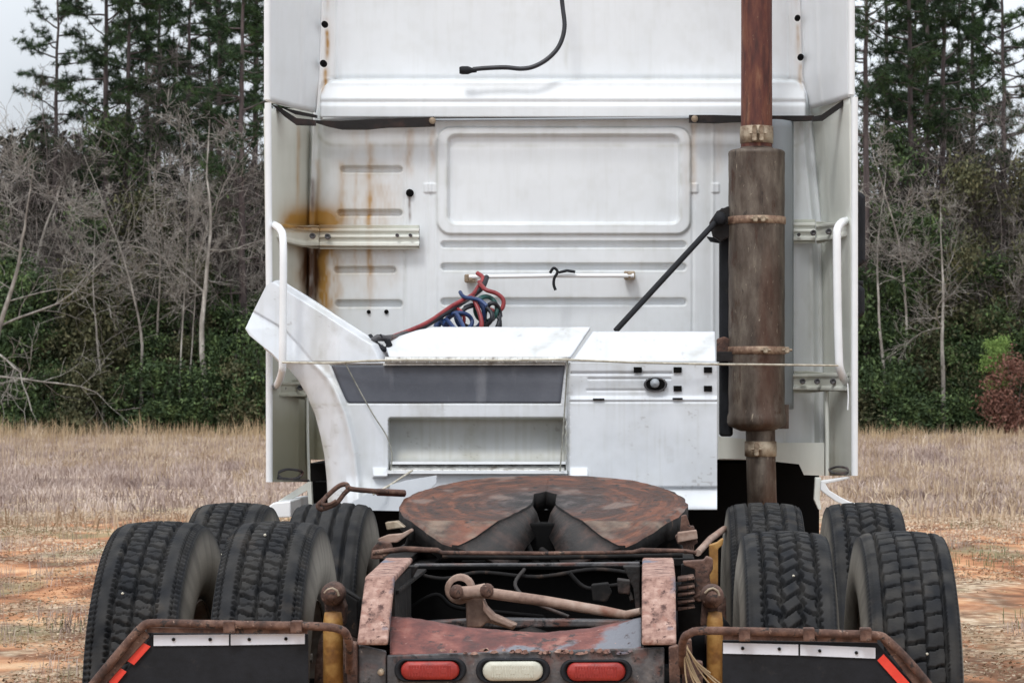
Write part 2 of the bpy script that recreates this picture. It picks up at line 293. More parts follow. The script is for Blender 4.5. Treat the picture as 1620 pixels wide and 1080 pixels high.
M['leaf'] = leafmat('evergreen_leaves', [(.3, S(28, 40, 26)), (.5, S(56, 74, 44)), (.7, S(110, 130, 80))], 1.8)
M['leafolive'] = leafmat('olive_leaves', [(.3, S(44, 46, 32)), (.5, S(76, 78, 54)), (.7, S(122, 118, 88))], 2.2)
M['leafbright'] = leafmat('bright_leaves', [(.3, S(84, 112, 56)), (.7, S(146, 172, 96))], 2.5, .05)
M['leafred'] = leafmat('russet_leaves', [(.3, S(92, 62, 54)), (.7, S(138, 98, 84))], 2.5, .05)
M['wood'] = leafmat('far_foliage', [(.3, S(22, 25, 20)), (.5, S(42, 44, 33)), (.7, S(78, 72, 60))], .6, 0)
M['twigs'] = leafmat('far_twigs', [(.34, S(88, 80, 77)), (.66, S(176, 166, 161))], .5, 0)
M['straw'] = leafmat('dry_grass', [(.34, S(136, 115, 94)), (.5, S(178, 157, 134)), (.66, S(210, 194, 172))], .5, 0)
M['mauve'] = leafmat('dead_weeds', [(.34, S(116, 100, 95)), (.5, S(160, 142, 134)), (.66, S(200, 184, 173))], .4, 0)
M['tallgrass'] = leafmat('tall_straw', [(.3, S(134, 112, 84)), (.7, S(190, 168, 136))], 1.2, 0)
M['deadleaf'] = leafmat('dead_leaf', [(.34, S(92, 66, 50)), (.5, S(142, 104, 78)), (.66, S(186, 150, 120))], 9, 0)
M['litter'] = leafmat('straw_litter', [(.34, S(100, 84, 68)), (.5, S(150, 130, 106)), (.66, S(196, 178, 154))], 9, 0)
# ================================================================= SETTING
GY = np.concatenate([np.linspace(-40, 8, 12), np.linspace(9, 40, 125), np.linspace(41, 130, 90), np.linspace(140, 2000, 16)])
GX = np.concatenate([np.linspace(-1500, -32, 10), np.linspace(-30, 30, 241), np.linspace(32, 1500, 10)])
gx, gy = np.meshgrid(GX, GY)
gz = (.05 * (vnoise(gx * .5, gy * .5, 1) - .5) + .03 * (vnoise(gx * 1.9, gy * 1.9, 2) - .5)) * ss(10, 14, np.hypot(gx * 1.2 + .4, gy - 8) + 6)
gz += -.035 + .02 * ss(5, 3, np.hypot(gx + .34, gy - 9))
nx_, ny_ = gx.shape[1], gx.shape[0]; ii = np.arange((ny_ - 1) * nx_).reshape(ny_ - 1, nx_)[:, :-1].ravel()
gm = mesh_np('ground', np.stack([gx, gy, gz], -1).reshape(-1, 3), np.stack([ii, ii + 1, ii + nx_ + 1, ii + nx_], -1))
m = bpy.data.materials.new('field_soil'); m.use_nodes = True; t = m.node_tree; N = t.nodes; L = t.links; b = N['Principled BSDF']; b.inputs['Roughness'].default_value = .95; b.inputs['Specular IOR Level'].default_value = .2
geo = N.new('ShaderNodeNewGeometry'); sep = N.new('ShaderNodeSeparateXYZ'); L.new(geo.outputs['Position'], sep.inputs[0])
def noise(scale, det=6, st=(1, 1, 1), dist=0):
    mp = N.new('ShaderNodeMapping'); mp.inputs['Scale'].default_value = st; L.new(geo.outputs['Position'], mp.inputs[0])
    n = N.new('ShaderNodeTexNoise'); n.inputs['Scale'].default_value = scale; n.inputs['Detail'].default_value = det; n.inputs['Distortion'].default_value = dist; L.new(mp.outputs[0], n.inputs[0]); return n.outputs[0]
def ramp(f, stops):
    r = N.new('ShaderNodeValToRGB'); L.new(f, r.inputs[0])
    while len(r.color_ramp.elements) < len(stops): r.color_ramp.elements.new(.5)
    for e, (p, c) in zip(r.color_ramp.elements, stops): e.position = p; e.color = c
    return r.outputs[0]
def rng(f, a, b_, c=0., d=1.):
    q = N.new('ShaderNodeMapRange'); q.interpolation_type = 'SMOOTHSTEP'
    for i, v in enumerate((a, b_, c, d)): q.inputs[i + 1].default_value = v
    L.new(f, q.inputs[0]); return q.outputs[0]
def mth(op, a, b_):
    q = N.new('ShaderNodeMath'); q.operation = op
    for i, v in enumerate((a, b_)):
        if isinstance(v, float): q.inputs[i].default_value = v
        else: L.new(v, q.inputs[i])
    return q.outputs[0]
def mixn(f, a, c):
    x = N.new('ShaderNodeMix'); x.data_type = 'RGBA'; L.new(f, x.inputs[0]); L.new(a, x.inputs[6])
    if isinstance(c, tuple): x.inputs[7].default_value = c
    else: L.new(c, x.inputs[7])
    return x.outputs[2]
clay = ramp(noise(1.8, 9, (1, .6, 1), .8), [(.38, S(104, 72, 52)), (.47, S(152, 104, 74)), (.56, S(184, 134, 98)), (.66, S(204, 166, 130))])
straw = ramp(noise(11, 10), [(.36, S(104, 86, 70)), (.46, S(148, 126, 104)), (.55, S(176, 155, 130)), (.64, S(200, 184, 162))])
mauve = ramp(noise(1.2, 9), [(.3, S(124, 104, 94)), (.5, S(156, 136, 122)), (.7, S(190, 172, 152))])
yy = mth('ADD', sep.outputs['Y'], mth('MULTIPLY', noise(.45, 6), 16.)); yy = mth('SUBTRACT', yy, 4.)
far = rng(yy, 33., 38.); c = mixn(far, straw, mauve)
claym = mth('MULTIPLY', mth('MULTIPLY', rng(yy, 35., 30.), rng(yy, 16.5, 21.)), rng(noise(.8, 9, (.9, .5, 1), .5), .32, .48))
c = mixn(claym, c, clay)
claym2 = mth('MULTIPLY', rng(yy, 26., 20.), rng(noise(1.6, 9, (1, .6, 1), .6), .42, .56, 0., .85)); c = mixn(claym2, c, clay)
gr = mth('MULTIPLY', rng(noise(1.1, 9, (1, .5, 1)), .54, .66), rng(yy, 42., 30.)); c = mixn(mth('MULTIPLY', gr, .7), c, S(122, 118, 90))
fl = mth('MULTIPLY', rng(sep.outputs['Y'], 88., 93.), 1.); c = mixn(fl, c, S(62, 52, 42))
L.new(c, b.inputs['Base Color'])
bp = N.new('ShaderNodeBump'); bp.inputs['Distance'].default_value = .06; L.new(noise(7, 10), bp.inputs['Height']); L.new(bp.outputs[0], b.inputs['Normal'])
tag(link('ground', gm, m, None, (0, 0, 0)), kind='structure')
# ---------------------------------------------------------------- grass
def blades(n, xy, h, w, lean, seed):
    r = np.random.RandomState(seed); x, y = xy; a = r.uniform(0, 2 * np.pi, n); la = r.uniform(0, 2 * np.pi, n); ln = np.abs(r.normal(0, lean, n)) * h
    ca, sa = np.cos(a) * w / 2, np.sin(a) * w / 2; z0 = np.full(n, -.05)
    b1 = np.stack([x - ca, y - sa, z0], -1); b2 = np.stack([x + ca, y + sa, z0], -1)
    mxp = np.stack([x + ln * .35 * np.cos(la), y + ln * .35 * np.sin(la), h * .55], -1); o = np.stack([ca, sa, 0 * ca], -1) * .7
    tp = np.stack([x + ln * np.cos(la), y + ln * np.sin(la), h * (1 - .25 * np.minimum(ln / h, 1))], -1)
    V = np.stack([b1, b2, mxp - o, mxp + o, tp], 1).reshape(-1, 3); k = (np.arange(n) * 5)[:, None]
    Fc = np.concatenate([k + np.array([0, 1, 3]), k + np.array([0, 3, 2]), k + np.array([2, 3, 4])]); return V, Fc
def wedge(n, d0, d1, seed, p=1.):
    r = np.random.RandomState(seed); D = d0 + (d1 - d0) * r.uniform(0, 1, n) ** p; k = r.uniform(0, 1, n)
    px = np.where(k < .43, r.uniform(-60, 460, n), np.where(k < .72, r.uniform(1330, 1680, n), r.uniform(-700, 2400, n))); return (px - VX) / F * D, D
def grass(name, label, n, d0, d1, h0, h1, w, lean, mt, seed, clump=0., thr=None, p=1.):
    x, y = wedge(n, d0, d1, seed, p); r = np.random.RandomState(seed + 1)
    if clump:
        nc = max(n // 14, 1); cx, cy = wedge(nc, d0, d1, seed + 2, p); i = r.randint(0, nc, n); x = cx[i] + r.normal(0, clump, n); y = cy[i] + r.normal(0, clump, n)
    if thr: k = vnoise(x * thr[1], y * thr[2], seed) > thr[0]; x, y = x[k], y[k]
    k = r.uniform(0, 1, len(x)) < (ss(24, 40, y + 12 * (vnoise(x * .4 + 90, y * .12, 77) - .5)) if d1 > 60 else 1); x, y = x[k], y[k]
    hh = (.35 + 1.3 * vnoise(x * .9 + 60, y * .5, seed + 9)) if d0 > 60 else np.ones(len(x)); hh = hh * np.where((x < X(430, y)) & (d0 > 60), 1.35, 1.); H_ = hh
    keep = ~((np.abs(x + .34) < 1.7) & (y > 6) & (y < 18)); x, y = x[keep], y[keep]; n = len(x)
    V, Fc = blades(n, (x, y), r.uniform(h0, h1, n) * H_[keep], w * r.uniform(.6, 1.4, n), lean, seed + 3)
    return tag(link(name, mesh_np(name, V, Fc), mt, None, (0, 50, 0)), label, 'grass', kind='stuff')
grass('dry_grass', 'pale straw coloured dry grass over the middle of the field', 52000, 27, 88, .05, .22, .018, .7, M['straw'], 21, .14, (.4, .35, .15))
grass('dead_weeds', 'mauve brown dead weeds spread over the far field', 60000, 30, 88, .03, .2, .018, .7, M['mauve'], 31, .15)
grass('tall_grass', 'tall golden broom grass standing at the foot of the wood', 9000, 66, 88.5, .1, .5, .022, .32, M['tallgrass'], 41, .25, (.48, .5, .3), .4)
grass('field_grass', 'thin tall pale grass stalks scattered in the field', 3500, 32, 80, .3, .8, .012, .35, M['straw'], 51, .12, (.55, .3, .12))
def leaves(C, n, size, seed, flat=.0):
    r = np.random.RandomState(seed); a = r.normal(0, 1, (n, 3)); a /= np.linalg.norm(a, axis=1)[:, None]; b_ = r.normal(0, 1, (n, 3)); b_ -= (a * b_).sum(1)[:, None] * a; b_ /= np.linalg.norm(b_, axis=1)[:, None]
    s = size * r.uniform(.6, 1.4, (n, 1)); V = np.stack([C - a * s, C + b_ * s * .45, C + a * s, C - b_ * s * .45], 1).reshape(-1, 3)
    return V, np.arange(n * 4).reshape(n, 4)
def litter(name, label, n, d0, d1, size, mt, seed, thr, flat=.35, lift=.012):
    x, y = wedge(n, d0, d1, seed); nc = n // 9; cx, cy = wedge(nc, d0, d1, seed + 2); r = np.random.RandomState(seed); i = r.randint(0, nc, n); g = r.uniform(0, 1, n) < .7
    x = np.where(g, cx[i] + r.normal(0, .09, n), x); y = np.where(g, cy[i] + r.normal(0, .12, n), y); k = vnoise(x * 1.1 + 50, y * .6, seed) * .6 + vnoise(x * 3.1 + 50, y * 1.7, seed + 1) * .4 > thr; x, y = x[k], y[k]
    keep = ~((np.abs(x + .34) < 1.6) & (y > 5) & (y < 16)); x, y = x[keep], y[keep]; C = np.stack([x, y, np.abs(r.normal(0, lift, len(x))) - .012], -1)
    V, Fc = leaves(C, len(C), size, seed + 5); c_ = np.repeat(C, 4, 0); V[:, 2] = c_[:, 2] + (V[:, 2] - c_[:, 2]) * flat; return tag(link(name, mesh_np(name, V, Fc, False), mt, None, (0, 20, 0)), label, 'ground litter', kind='stuff')
litter('straw_litter', 'matted straw and stalk litter on the red soil', 46000, 11, 31, .019, M['litter'], 61, .5)
litter('dead_leaves', 'brown dead leaf scraps and clods on the near ground', 26000, 11, 24, .014, M['deadleaf'], 65, .52, .5)
litter('far_litter', 'tufted straw litter where the soil meets the grass', 34000, 23, 38, .018, M['straw'], 68, .46, .6, .025)
grass('sparse_stalks', 'sparse low dead stalks over the red soil', 9000, 12, 32, .02, .11, .005, .7, M['mauve'], 74, .06, (.56, .8, .45))
x, y = wedge(5000, 12, 32, 81); k = vnoise(x * .8, y * .5, 9) > .62; x, y = x[k], y[k]
V, Fc = blades(len(x), (x, y), rs.uniform(.012, .035, len(x)), np.full(len(x), .008), 1.4, 82)
M['sprout'] = leafmat('green_sprouts', [(.3, S(88, 94, 64)), (.7, S(126, 130, 96))], 2, 0)
tag(link('green_sprouts', mesh_np('green_sprouts', V, Fc), M['sprout'], None, (0, 20, 0)), 'small green weed sprouts on the red soil', 'grass', kind='stuff')
# ---------------------------------------------------------------- wood behind the field
def sticks(C, Dv, Ln, w, seed):                              # thin 3-sided sticks
    n = len(C); r = np.random.RandomState(seed); u = r.normal(0, 1, (n, 3)); u -= (u * Dv).sum(1)[:, None] * Dv; u /= np.linalg.norm(u, axis=1)[:, None]; v = np.cross(Dv, u); w = w[:, None]
    rb = [C + w * (u * math.cos(q) + v * math.sin(q)) for q in (0, 2.09, 4.19)]; tp = C + Dv * Ln[:, None]
    V = np.stack(rb + [tp], 1).reshape(-1, 3); k = (np.arange(n) * 4)[:, None]
    return V, np.concatenate([k + np.array([0, 1, 3]), k + np.array([1, 2, 3]), k + np.array([2, 0, 3])])
# closed mass of undergrowth far inside the wood
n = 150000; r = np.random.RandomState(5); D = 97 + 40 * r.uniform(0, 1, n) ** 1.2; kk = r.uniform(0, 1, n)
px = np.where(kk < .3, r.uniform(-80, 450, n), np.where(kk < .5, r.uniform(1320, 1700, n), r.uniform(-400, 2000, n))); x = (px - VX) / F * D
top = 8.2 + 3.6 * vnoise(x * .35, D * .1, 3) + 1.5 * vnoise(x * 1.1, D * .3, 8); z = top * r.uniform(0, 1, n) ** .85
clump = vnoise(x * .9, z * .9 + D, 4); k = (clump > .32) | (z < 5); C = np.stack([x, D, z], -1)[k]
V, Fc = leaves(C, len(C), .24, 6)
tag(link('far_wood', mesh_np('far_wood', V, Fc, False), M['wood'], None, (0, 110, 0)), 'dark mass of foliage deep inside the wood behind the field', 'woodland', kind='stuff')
n = 24000; D = 91 + 26 * r.uniform(0, 1, n); kk = r.uniform(0, 1, n)
px = np.where(kk < .4, r.uniform(-80, 450, n), np.where(kk < .65, r.uniform(1320, 1700, n), r.uniform(-400, 2000, n))); x = (px - VX) / F * D
z = 3.4 + (5.6 + 4.5 * vnoise(x * .3, D * .1, 13)) * r.uniform(0, 1, n) ** .8
dv = np.stack([r.normal(0, .6, n), r.normal(0, .4, n), np.abs(r.normal(.6, .5, n))], -1); dv /= np.linalg.norm(dv, axis=1)[:, None]
V, Fc = sticks(np.stack([x, D, z], -1), dv, r.uniform(.3, 1.9, n), r.uniform(.004, .012, n), 7)
tag(link('woodland_twigs', mesh_np('woodland_twigs', V, Fc, False), M['twigs'], None, (0, 105, 0)), 'haze of bare grey brown twigs and brush inside the wood', 'brush', kind='stuff')

def grow(mb, p, d, ln, r0, depth, R, up=.12, ns=5, wob=.16, kids=3, spread=(.5, 1.05), minr=.006, taper=.45):
    pts, rad = [p.copy()], [r0]; d = d.normalized(); st = ln / ns
    for i in range(ns):
        d = (d + Vector((R.gauss(0, wob), R.gauss(0, wob), R.gauss(0, wob) + up * .3))).normalized(); p = p + d * st; pts.append(p.copy()); rad.append(max(minr, r0 * (1 - (1 - taper) * (i + 1) / ns)))
        if depth > 0 and i >= 0:
            for _ in range(kids if i > 0 else 1):
                if R.random() < .8:
                    a = Vector((R.gauss(0, 1), R.gauss(0, 1), R.gauss(.15, .7))); a = (a - d * a.dot(d)).normalized(); q = R.uniform(*spread)
                    grow(mb, p.copy(), d * math.cos(q) + a * math.sin(q), ln * R.uniform(.38, .62), rad[-1] * R.uniform(.4, .62), depth - 1, R, up, max(3, ns - 1), wob * 1.15, kids, spread, minr)
    mb.tube(pts, rad, 5 if r0 > .04 else 3, cap=False)
def bare_mesh(seed, H, r0, lean=(0, 0), bare=.25, depth=3, bl=.34, nb=16, thin=.007, wob=.05, droop=.05):
    """leafless tree: trunk mesh and crown mesh"""
    R = random.Random(seed); tk, cw = MB(), MB(); p = Vector((0, 0, -.1)); d = Vector((lean[0], lean[1], 1)).normalized(); ns = 22; pts, rad = [p.copy()], [r0 * 1.25]
    for i in range(ns):
        d = (d + Vector((R.gauss(0, wob), R.gauss(0, wob), .02))).normalized(); p = p + d * (H / ns); pts.append(p.copy()); rad.append(max(.012, r0 * (1 - .93 * ((i + 1) / ns))))
    tk.tube(pts, rad, 7)
    for j in range(nb):
        t_ = bare + (1 - bare) * (j + R.random()) / nb; k = min(ns - 1, int(t_ * ns)); q = R.uniform(0, 6.283); el = R.uniform(-.1, .9)
        dd = Vector((math.cos(q), math.sin(q), el)); grow(cw, pts[k].copy(), dd, H * bl * (1.15 - t_ * .75) * R.uniform(.7, 1.2), max(.01, rad[k] * R.uniform(.3, .6)), depth - 1, R, droop, 6, .17, 2, (.45, 1.0), thin)
    return tk, cw
def pine_mesh(seed, H, r0, crown0, nbr=40, reach=2.5):
    R = random.Random(seed); rr = np.random.RandomState(seed); tk, br = MB(), MB(); ns = 20; pts, rad = [], []; wx = R.uniform(-.25, .25)
    for i in range(ns + 1): t_ = i / ns; pts.append(Vector((wx * math.sin(t_ * 3) + R.gauss(0, .02), R.gauss(0, .02), H * t_ - .1))); rad.append(max(.03, r0 * (1.15 - 1.02 * t_)))
    tk.tube(pts, rad, 8); tufts = []
    for j in range(nbr + 8):
        dead = j >= nbr
        t_ = R.uniform(crown0 - .22, crown0) if dead else crown0 + (1 - crown0) * ((j + R.random()) / nbr)
        f = t_ * ns; k = min(ns - 1, int(f)); p = pts[k].lerp(pts[k + 1], f - k); u = (t_ - crown0) / (1 - crown0); ln = reach * (1.05 - .75 * max(u, 0) ** 1.3) * R.uniform(.45, 1.1) * (.6 if dead else 1)
        q = R.uniform(0, 6.283); d = Vector((math.cos(q), math.sin(q), R.uniform(-.1, .5))); bp_, brd = [p.copy()], [.035]
        for s in range(6):
            d = (d + Vector((R.gauss(0, .14), R.gauss(0, .14), R.gauss(.05, .12)))).normalized(); p = p + d * ln / 6; bp_.append(p.copy()); brd.append(.035 * (1 - s / 7))
            if not dead and s >= 2:
                tufts.append(p.copy())
                for _ in range(3):
                    e = Vector((R.gauss(0, 1), R.gauss(0, 1), R.gauss(.1, .4))).normalized(); e2 = p + (d * .4 + e) * R.uniform(.15, .42); br.tube([p, e2], [.012, .006], 3, False); tufts.append(e2)
        br.tube(bp_, brd, 4, False)
    T = np.array([tuple(v) for v in tufts]); m_ = 34; C = np.repeat(T, m_, 0); dv = rr.normal(0, 1, (len(C), 3)); dv[:, 2] += .25; dv /= np.linalg.norm(dv, axis=1)[:, None]
    a = np.cross(dv, rr.normal(0, 1, dv.shape)); a /= np.linalg.norm(a, axis=1)[:, None]; L_ = rr.uniform(.14, .30, (len(C), 1)); st = C + dv * .02
    V = np.stack([st - a * .014, st + a * .014, C + dv * L_], 1).reshape(-1, 3)
    return tk, br, mesh_np('needles', V, np.arange(len(V)).reshape(-1, 3), False)
def place(meshes, mats, kind, loc, rz, s, label, cat, group=None):
    """a tree: trunk mesh object with crown parts; meshes shared between copies"""
    root = empty(kind, loc); root.rotation_euler = (0, 0, rz); root.scale = (s, s, s) if not hasattr(s, '__len__') else s
    for nm, me, mt in meshes:
        o = bpy.data.objects.new(nm, me); COL.objects.link(o); o.parent = root
        if nm in ('crown', 'branches', 'stem'): o['kind'] = 'stuff'
        if not me.materials: me.materials.append(mt)
    return tag(root, label, cat, group)
def me_of(mb, nm):
    me = bpy.data.meshes.new(nm); me.from_pydata(mb.v, [], mb.f); me.polygons.foreach_set('use_smooth', mb.sm); return me
pines = []
for sd_, H_, c0 in ((1, 20, .50), (2, 19, .46), (3, 21, .56), (4, 18.5, .42)):
    tk, br, nd = pine_mesh(sd_, H_, .17, c0); pines.append([('trunk', me_of(tk, 'pine_trunk'), M['trunk_pine']), ('branches', me_of(br, 'pine_branches'), M['trunk_pine']), ('crown', nd, M['needle'])])
bares = []
for sd_, H_, r_, b_, bl_, nb_, mt in ((11, 12, .14, .42, .34, 11, 'bark'), (12, 11, .075, .5, .2, 8, 'bark'), (13, 13, .10, .45, .26, 11, 'bark2'), (14, 10, .06, .42, .25, 10, 'bark2'), (15, 11, .16, .10, .5, 12, 'bark'), (16, 14, .08, .55, .25, 11, 'bark2')):
    tk, cw = bare_mesh(sd_, H_, r_, bare=b_, bl=bl_, nb=nb_, thin=.009); bares.append([('trunk', me_of(tk, 'bare_trunk'), M[mt]), ('crown', me_of(cw, 'bare_crown'), M[mt])])
def shrub_mesh(seed, H, Wd_, n, size):
    R = np.random.RandomState(seed); nc = 26; cz = R.uniform(.05, 1, nc); ang = R.uniform(0, 6.283, nc); rad = Wd_ * np.sqrt(np.clip(1 - (cz * 1.0 - .35) ** 2 * 1.6, .08, 1)) * R.uniform(.2, 1, nc)
    cc = np.stack([rad * np.cos(ang), rad * np.sin(ang), cz * H], -1); i = R.randint(0, nc, n); C = cc[i] + R.normal(0, 1, (n, 3)) * np.array([.34, .34, .24]) * Wd_ * .75; C[:, 2] = np.abs(C[:, 2])
    V, Fc = leaves(C, n, size, seed + 1); mb = MB(); Rr = random.Random(seed)
    for k in range(7):
        q = Vector(cc[k]); mb.tube([(0, 0, -.05), (q.x * .4, q.y * .4, q.z * .5), tuple(q)], [.04, .025, .01], 4, False)
    return mesh_np('shrub_leaves', V, Fc, False), me_of(mb, 'shrub_stems')
shr = []
for sd_, H_, w_, n_, s_ in ((31, 3.0, 1.3, 5200, .075), (32, 4.2, 1.3, 6500, .075), (33, 7.6, 1.5, 9500, .075), (34, 2.0, 1.2, 4200, .07)):
    shr.append(shrub_mesh(sd_, H_, w_, n_, s_))
OL = {}
def shrub(i, px, D, rz, s, label, mt='leaf', group=None):
    lf, st = shr[i]
    if mt == 'leafolive':
        if (i, mt) not in OL: l2 = lf.copy(); l2.materials.clear(); l2.materials.append(M[mt]); OL[(i, mt)] = l2
        return place([('crown', OL[(i, mt)], M[mt]), ('stem', st, M['bark2'])], None, 'evergreen_shrub', (X(px, D), D, 0), rz, s, label, 'shrub', group)
    if mt != 'leaf': lf = lf.copy(); lf.materials.clear(); lf.materials.append(M[mt])
    return place([('crown', lf, M['leaf']), ('stem', st, M['bark2'])], None, 'evergreen_shrub' if mt == 'leaf' else 'shrub', (X(px, D), D, 0), rz, s, label, 'shrub', group)
# pines: px of trunk, distance, mesh, scale
pl = [(95, 97, 0, .92), (168, 93, 2, 1.0), (212, 94, 1, 1.0), (252, 100, 3, 1.05), (305, 103, 0, 1.05), (345, 98, 2, 1.02), (390, 92, 1, 1.0), (408, 99, 3, 1.1),
      (1372, 91, 2, 1.0), (1432, 93, 0, 1.05), (1468, 101, 1, 1.1), (1497, 95, 3, 1.08), (1540, 100, 1, 1.08), (1583, 98, 2, .97)]
pd = {95: 'dark pine with a broken crown, first pine in from the white sky at the left', 168: 'straight dark pine whose trunk stands bare against the sky, left wood', 212: 'dark pine right beside the straight bare trunked pine on its right side',
      252: 'slimmer pine third of the dark trunks left of the truck', 305: 'pine half hidden behind the forked pale tree', 345: 'pine with a dense dark crown above the forked pale tree', 390: 'large trunked pine close to the left edge of the truck cab',
      408: 'pine partly hidden behind the left edge of the truck cab', 1372: 'pale pinkish pine trunk touching the right edge of the truck cab', 1432: 'thick dark pine trunk at the top just right of the cab', 1468: 'slim pine between the two thick dark trunks right of the cab',
      1497: 'tall dark pine with a bough reaching right across the sky', 1540: 'pine holding the dark green crown at the top right corner', 1583: 'thin dark pine against the white sky gap at the far right'}
for q, (px, D) in enumerate(((232, 112), (325, 116), (402, 110))):
    pl.append((px, D, q % 4, 1.12)); pd[px] = ['first', 'second', 'third'][q] + ' from the left of the pines standing far back in the left wood'
for q, (px, D) in enumerate(((1400, 110), (1450, 107), (1520, 112))):
    pl.append((px, D, (q + 2) % 4, 1.12)); pd[px] = ['first', 'second', 'third'][q] + ' from the cab of the pines standing far back in the right wood'
for k, (px, D, i, s) in enumerate(pl):
    place(pines[i], None, 'pine_tree', (X(px, D), D, 0), k * 1.7, s, pd[px], 'pine tree', 'pines rising out of the wood')
# pale leafless trees that stand out
bl_ = [(328, 90, 0, .95, .3, 'pale grey leafless tree forking at half height left of the truck'), (30, 91, 4, 1.0, 2.2, 'pale sprawling leafless tree with long low limbs at the left edge'),
       (-25, 88.5, 4, .9, .4, 'pale limbs of a leafless tree reaching in from beyond the left edge'), (165, 89.5, 1, .8, 1., 'thin pale trunk rising out of the shrubs under the sprawling limbs'), (222, 90, 1, .95, 2.2, 'left one of two close pale thin trunks left of the forked tree'),
       (236, 90.5, 1, .9, 4., 'right one of two close pale thin trunks left of the forked tree'), (278, 91, 1, .85, 5., 'thin pale trunk halfway between the twin trunks and the forked tree'), (1405, 90, 1, 1.0, .5, 'left one of the twin white trunks right of the cab'),
       (1421, 90.6, 1, 1.02, 3.1, 'right one of the twin white trunks right of the cab'), (1493, 89.5, 0, .72, 1.4, 'pale leafless tree with level branches in the middle of the right wood'), (370, 92, 2, .8, 2.6, 'grey slender leafless tree beside the cab under the large pine'),
       (110, 93, 2, .85, .9, 'leafless grey tree in front of the first pine on the left'), (1555, 92, 2, .85, 1.9, 'leafless grey tree above the bright green shrub'), (1604, 91, 3, 1.0, .2, 'leafless grey tree at the right edge over the russet shrub')]
for px, D, i, s, rz, lb in bl_: place(bares[i], None, 'bare_tree', (X(px, D), D, 0), rz, s, lb, 'leafless tree', 'leafless trees along the wood edge')
# fill of thinner leafless trees
R = random.Random(78); rowp = sorted([R.uniform(-10, 410) for _ in range(15)] + [R.uniform(1372, 1625) for _ in range(9)]); c1 = c2 = 0; od = ['first', 'second', 'third', 'fourth', 'fifth', 'sixth', 'seventh', 'eighth', 'ninth', 'tenth', 'eleventh', 'twelfth', 'thirteenth', 'fourteenth', 'fifteenth']
for px in rowp:
    if px < 800: lb = f'very thin whitish sapling stem in the left wood, {od[c1]} from the left edge'; c1 += 1
    else: lb = f'very thin whitish sapling stem in the right wood, {od[c2]} out from the cab'; c2 += 1
    D = R.uniform(89.5, 96); w_ = R.uniform(.5, .8); place(bares[1], None, 'bare_tree', (X(px, D), D, 0), R.uniform(0, 6), (w_, w_, R.uniform(.6, 1.0)), lb, 'sapling', 'thin whitish saplings')
R = random.Random(77)
fl_ = [(R.uniform(-20, 415)) for _ in range(12)] + [R.uniform(1365, 1640) for _ in range(11)]
fl_.sort(); nl = nr = 0; ordn = ['first', 'second', 'third', 'fourth', 'fifth', 'sixth', 'seventh', 'eighth', 'ninth', 'tenth', 'eleventh', 'twelfth', 'thirteenth', 'fourteenth', 'fifteenth', 'sixteenth', 'seventeenth', 'eighteenth', 'nineteenth', 'twentieth', 'twenty first', 'twenty second', 'twenty third', 'twenty fourth', 'twenty fifth', 'twenty sixth', 'twenty seventh', 'twenty eighth', 'twenty ninth', 'thirtieth', 'thirty first', 'thirty second', 'thirty third', 'thirty fourth', 'thirty fifth', 'thirty sixth']
for px in fl_:
    i = R.choice([2, 3, 3, 5, 5, 2]); D = R.uniform(92, 108); hgt = R.uniform(.55, 1.1)
    if px < 800: nl += 1; lb = f'slender grey brown leafless tree deep in the left wood, {ordn[nl - 1]} from the left edge'
    else: nr += 1; lb = f'slender grey brown leafless tree deep in the right wood, {ordn[nr - 1]} out from the cab'
    place(bares[i], None, 'bare_tree', (X(px, D), D, 0), R.uniform(0, 6), hgt * D / 95, lb, 'leafless tree', 'slender leafless trees inside the wood')
# undergrowth
sl_ = [(i, px, D) for D, step, ids in ((89.5, 58, (0, 3)), (90.6, 52, (1, 1)), (91.6, 58, (2, 2)), (93, 52, (2, 1)), (96, 44, (2, 2))) for i, px in [(R.choice(ids), q + R.uniform(-12, 12)) for q in list(range(-30, 450, step)) + list(range(1350, 1660, step))]]
sl_.sort(key=lambda a: a[1]); cnt = {}
for i, px, D in sl_:
    hw = {0: 'low', 1: 'mid height', 2: 'tall', 3: 'low spreading'}[i]; k = (hw, px < 800); cnt[k] = cnt.get(k, 0) + 1
    lb = f'{hw} dark evergreen shrub ' + (f'in the left wood, {ordn[cnt[k] - 1]} from the left edge' if px < 800 else f'in the right wood, {ordn[cnt[k] - 1]} out from the cab')
    shrub(i, px, D, R.uniform(0, 6), (q_ := R.uniform(.7, 1.15), q_, q_ * R.uniform(.65, 1.35)), lb, ['leaf', 'leaf', 'leaf', 'leafolive'][R.randrange(4)], group='evergreen shrubs along the foot of the wood')
shrub(1, 1578, 88.6, 1, .42, 'bright green shrub among dark ones at the right', 'leafbright').location.z = 1.6
shrub(0, 1608, 88, 2, .85, 'russet brown leaved shrub at the right edge of the wood', 'leafred')
# ================================================================= TRUCK
TX = -.3415
truck = empty('semi_truck', (TX, 8.05, 0))
tag(truck, 'worn white sleeper cab semi truck seen from behind, rusty fifth wheel and eight rear tyres', 'truck')
T = truck
# ---- cab shell (side walls, roof, front) as a closed body of real length
cb = MB(); D0, D1 = 10.66, 12.9
cb.prism([(X(478, 10.6), 1.14), (X(478, 10.6), 3.55), (X(520, 10.6), 3.9), (X(1262, 10.6), 3.9), (X(1304, 10.6), 3.55), (X(1304, 10.6), 1.14)], D0, D1)
cb.build('cab_body', M['white'], T, bevel=.03)
hd = MB(); hd.prism([(TX - .95, .75), (TX - .95, 1.75), (TX - .8, 1.95), (TX + .8, 1.95), (TX + .95, 1.75), (TX + .95, .75)], 12.91, 14.6); hd.build('bonnet', M['white'], T, bevel=.05)
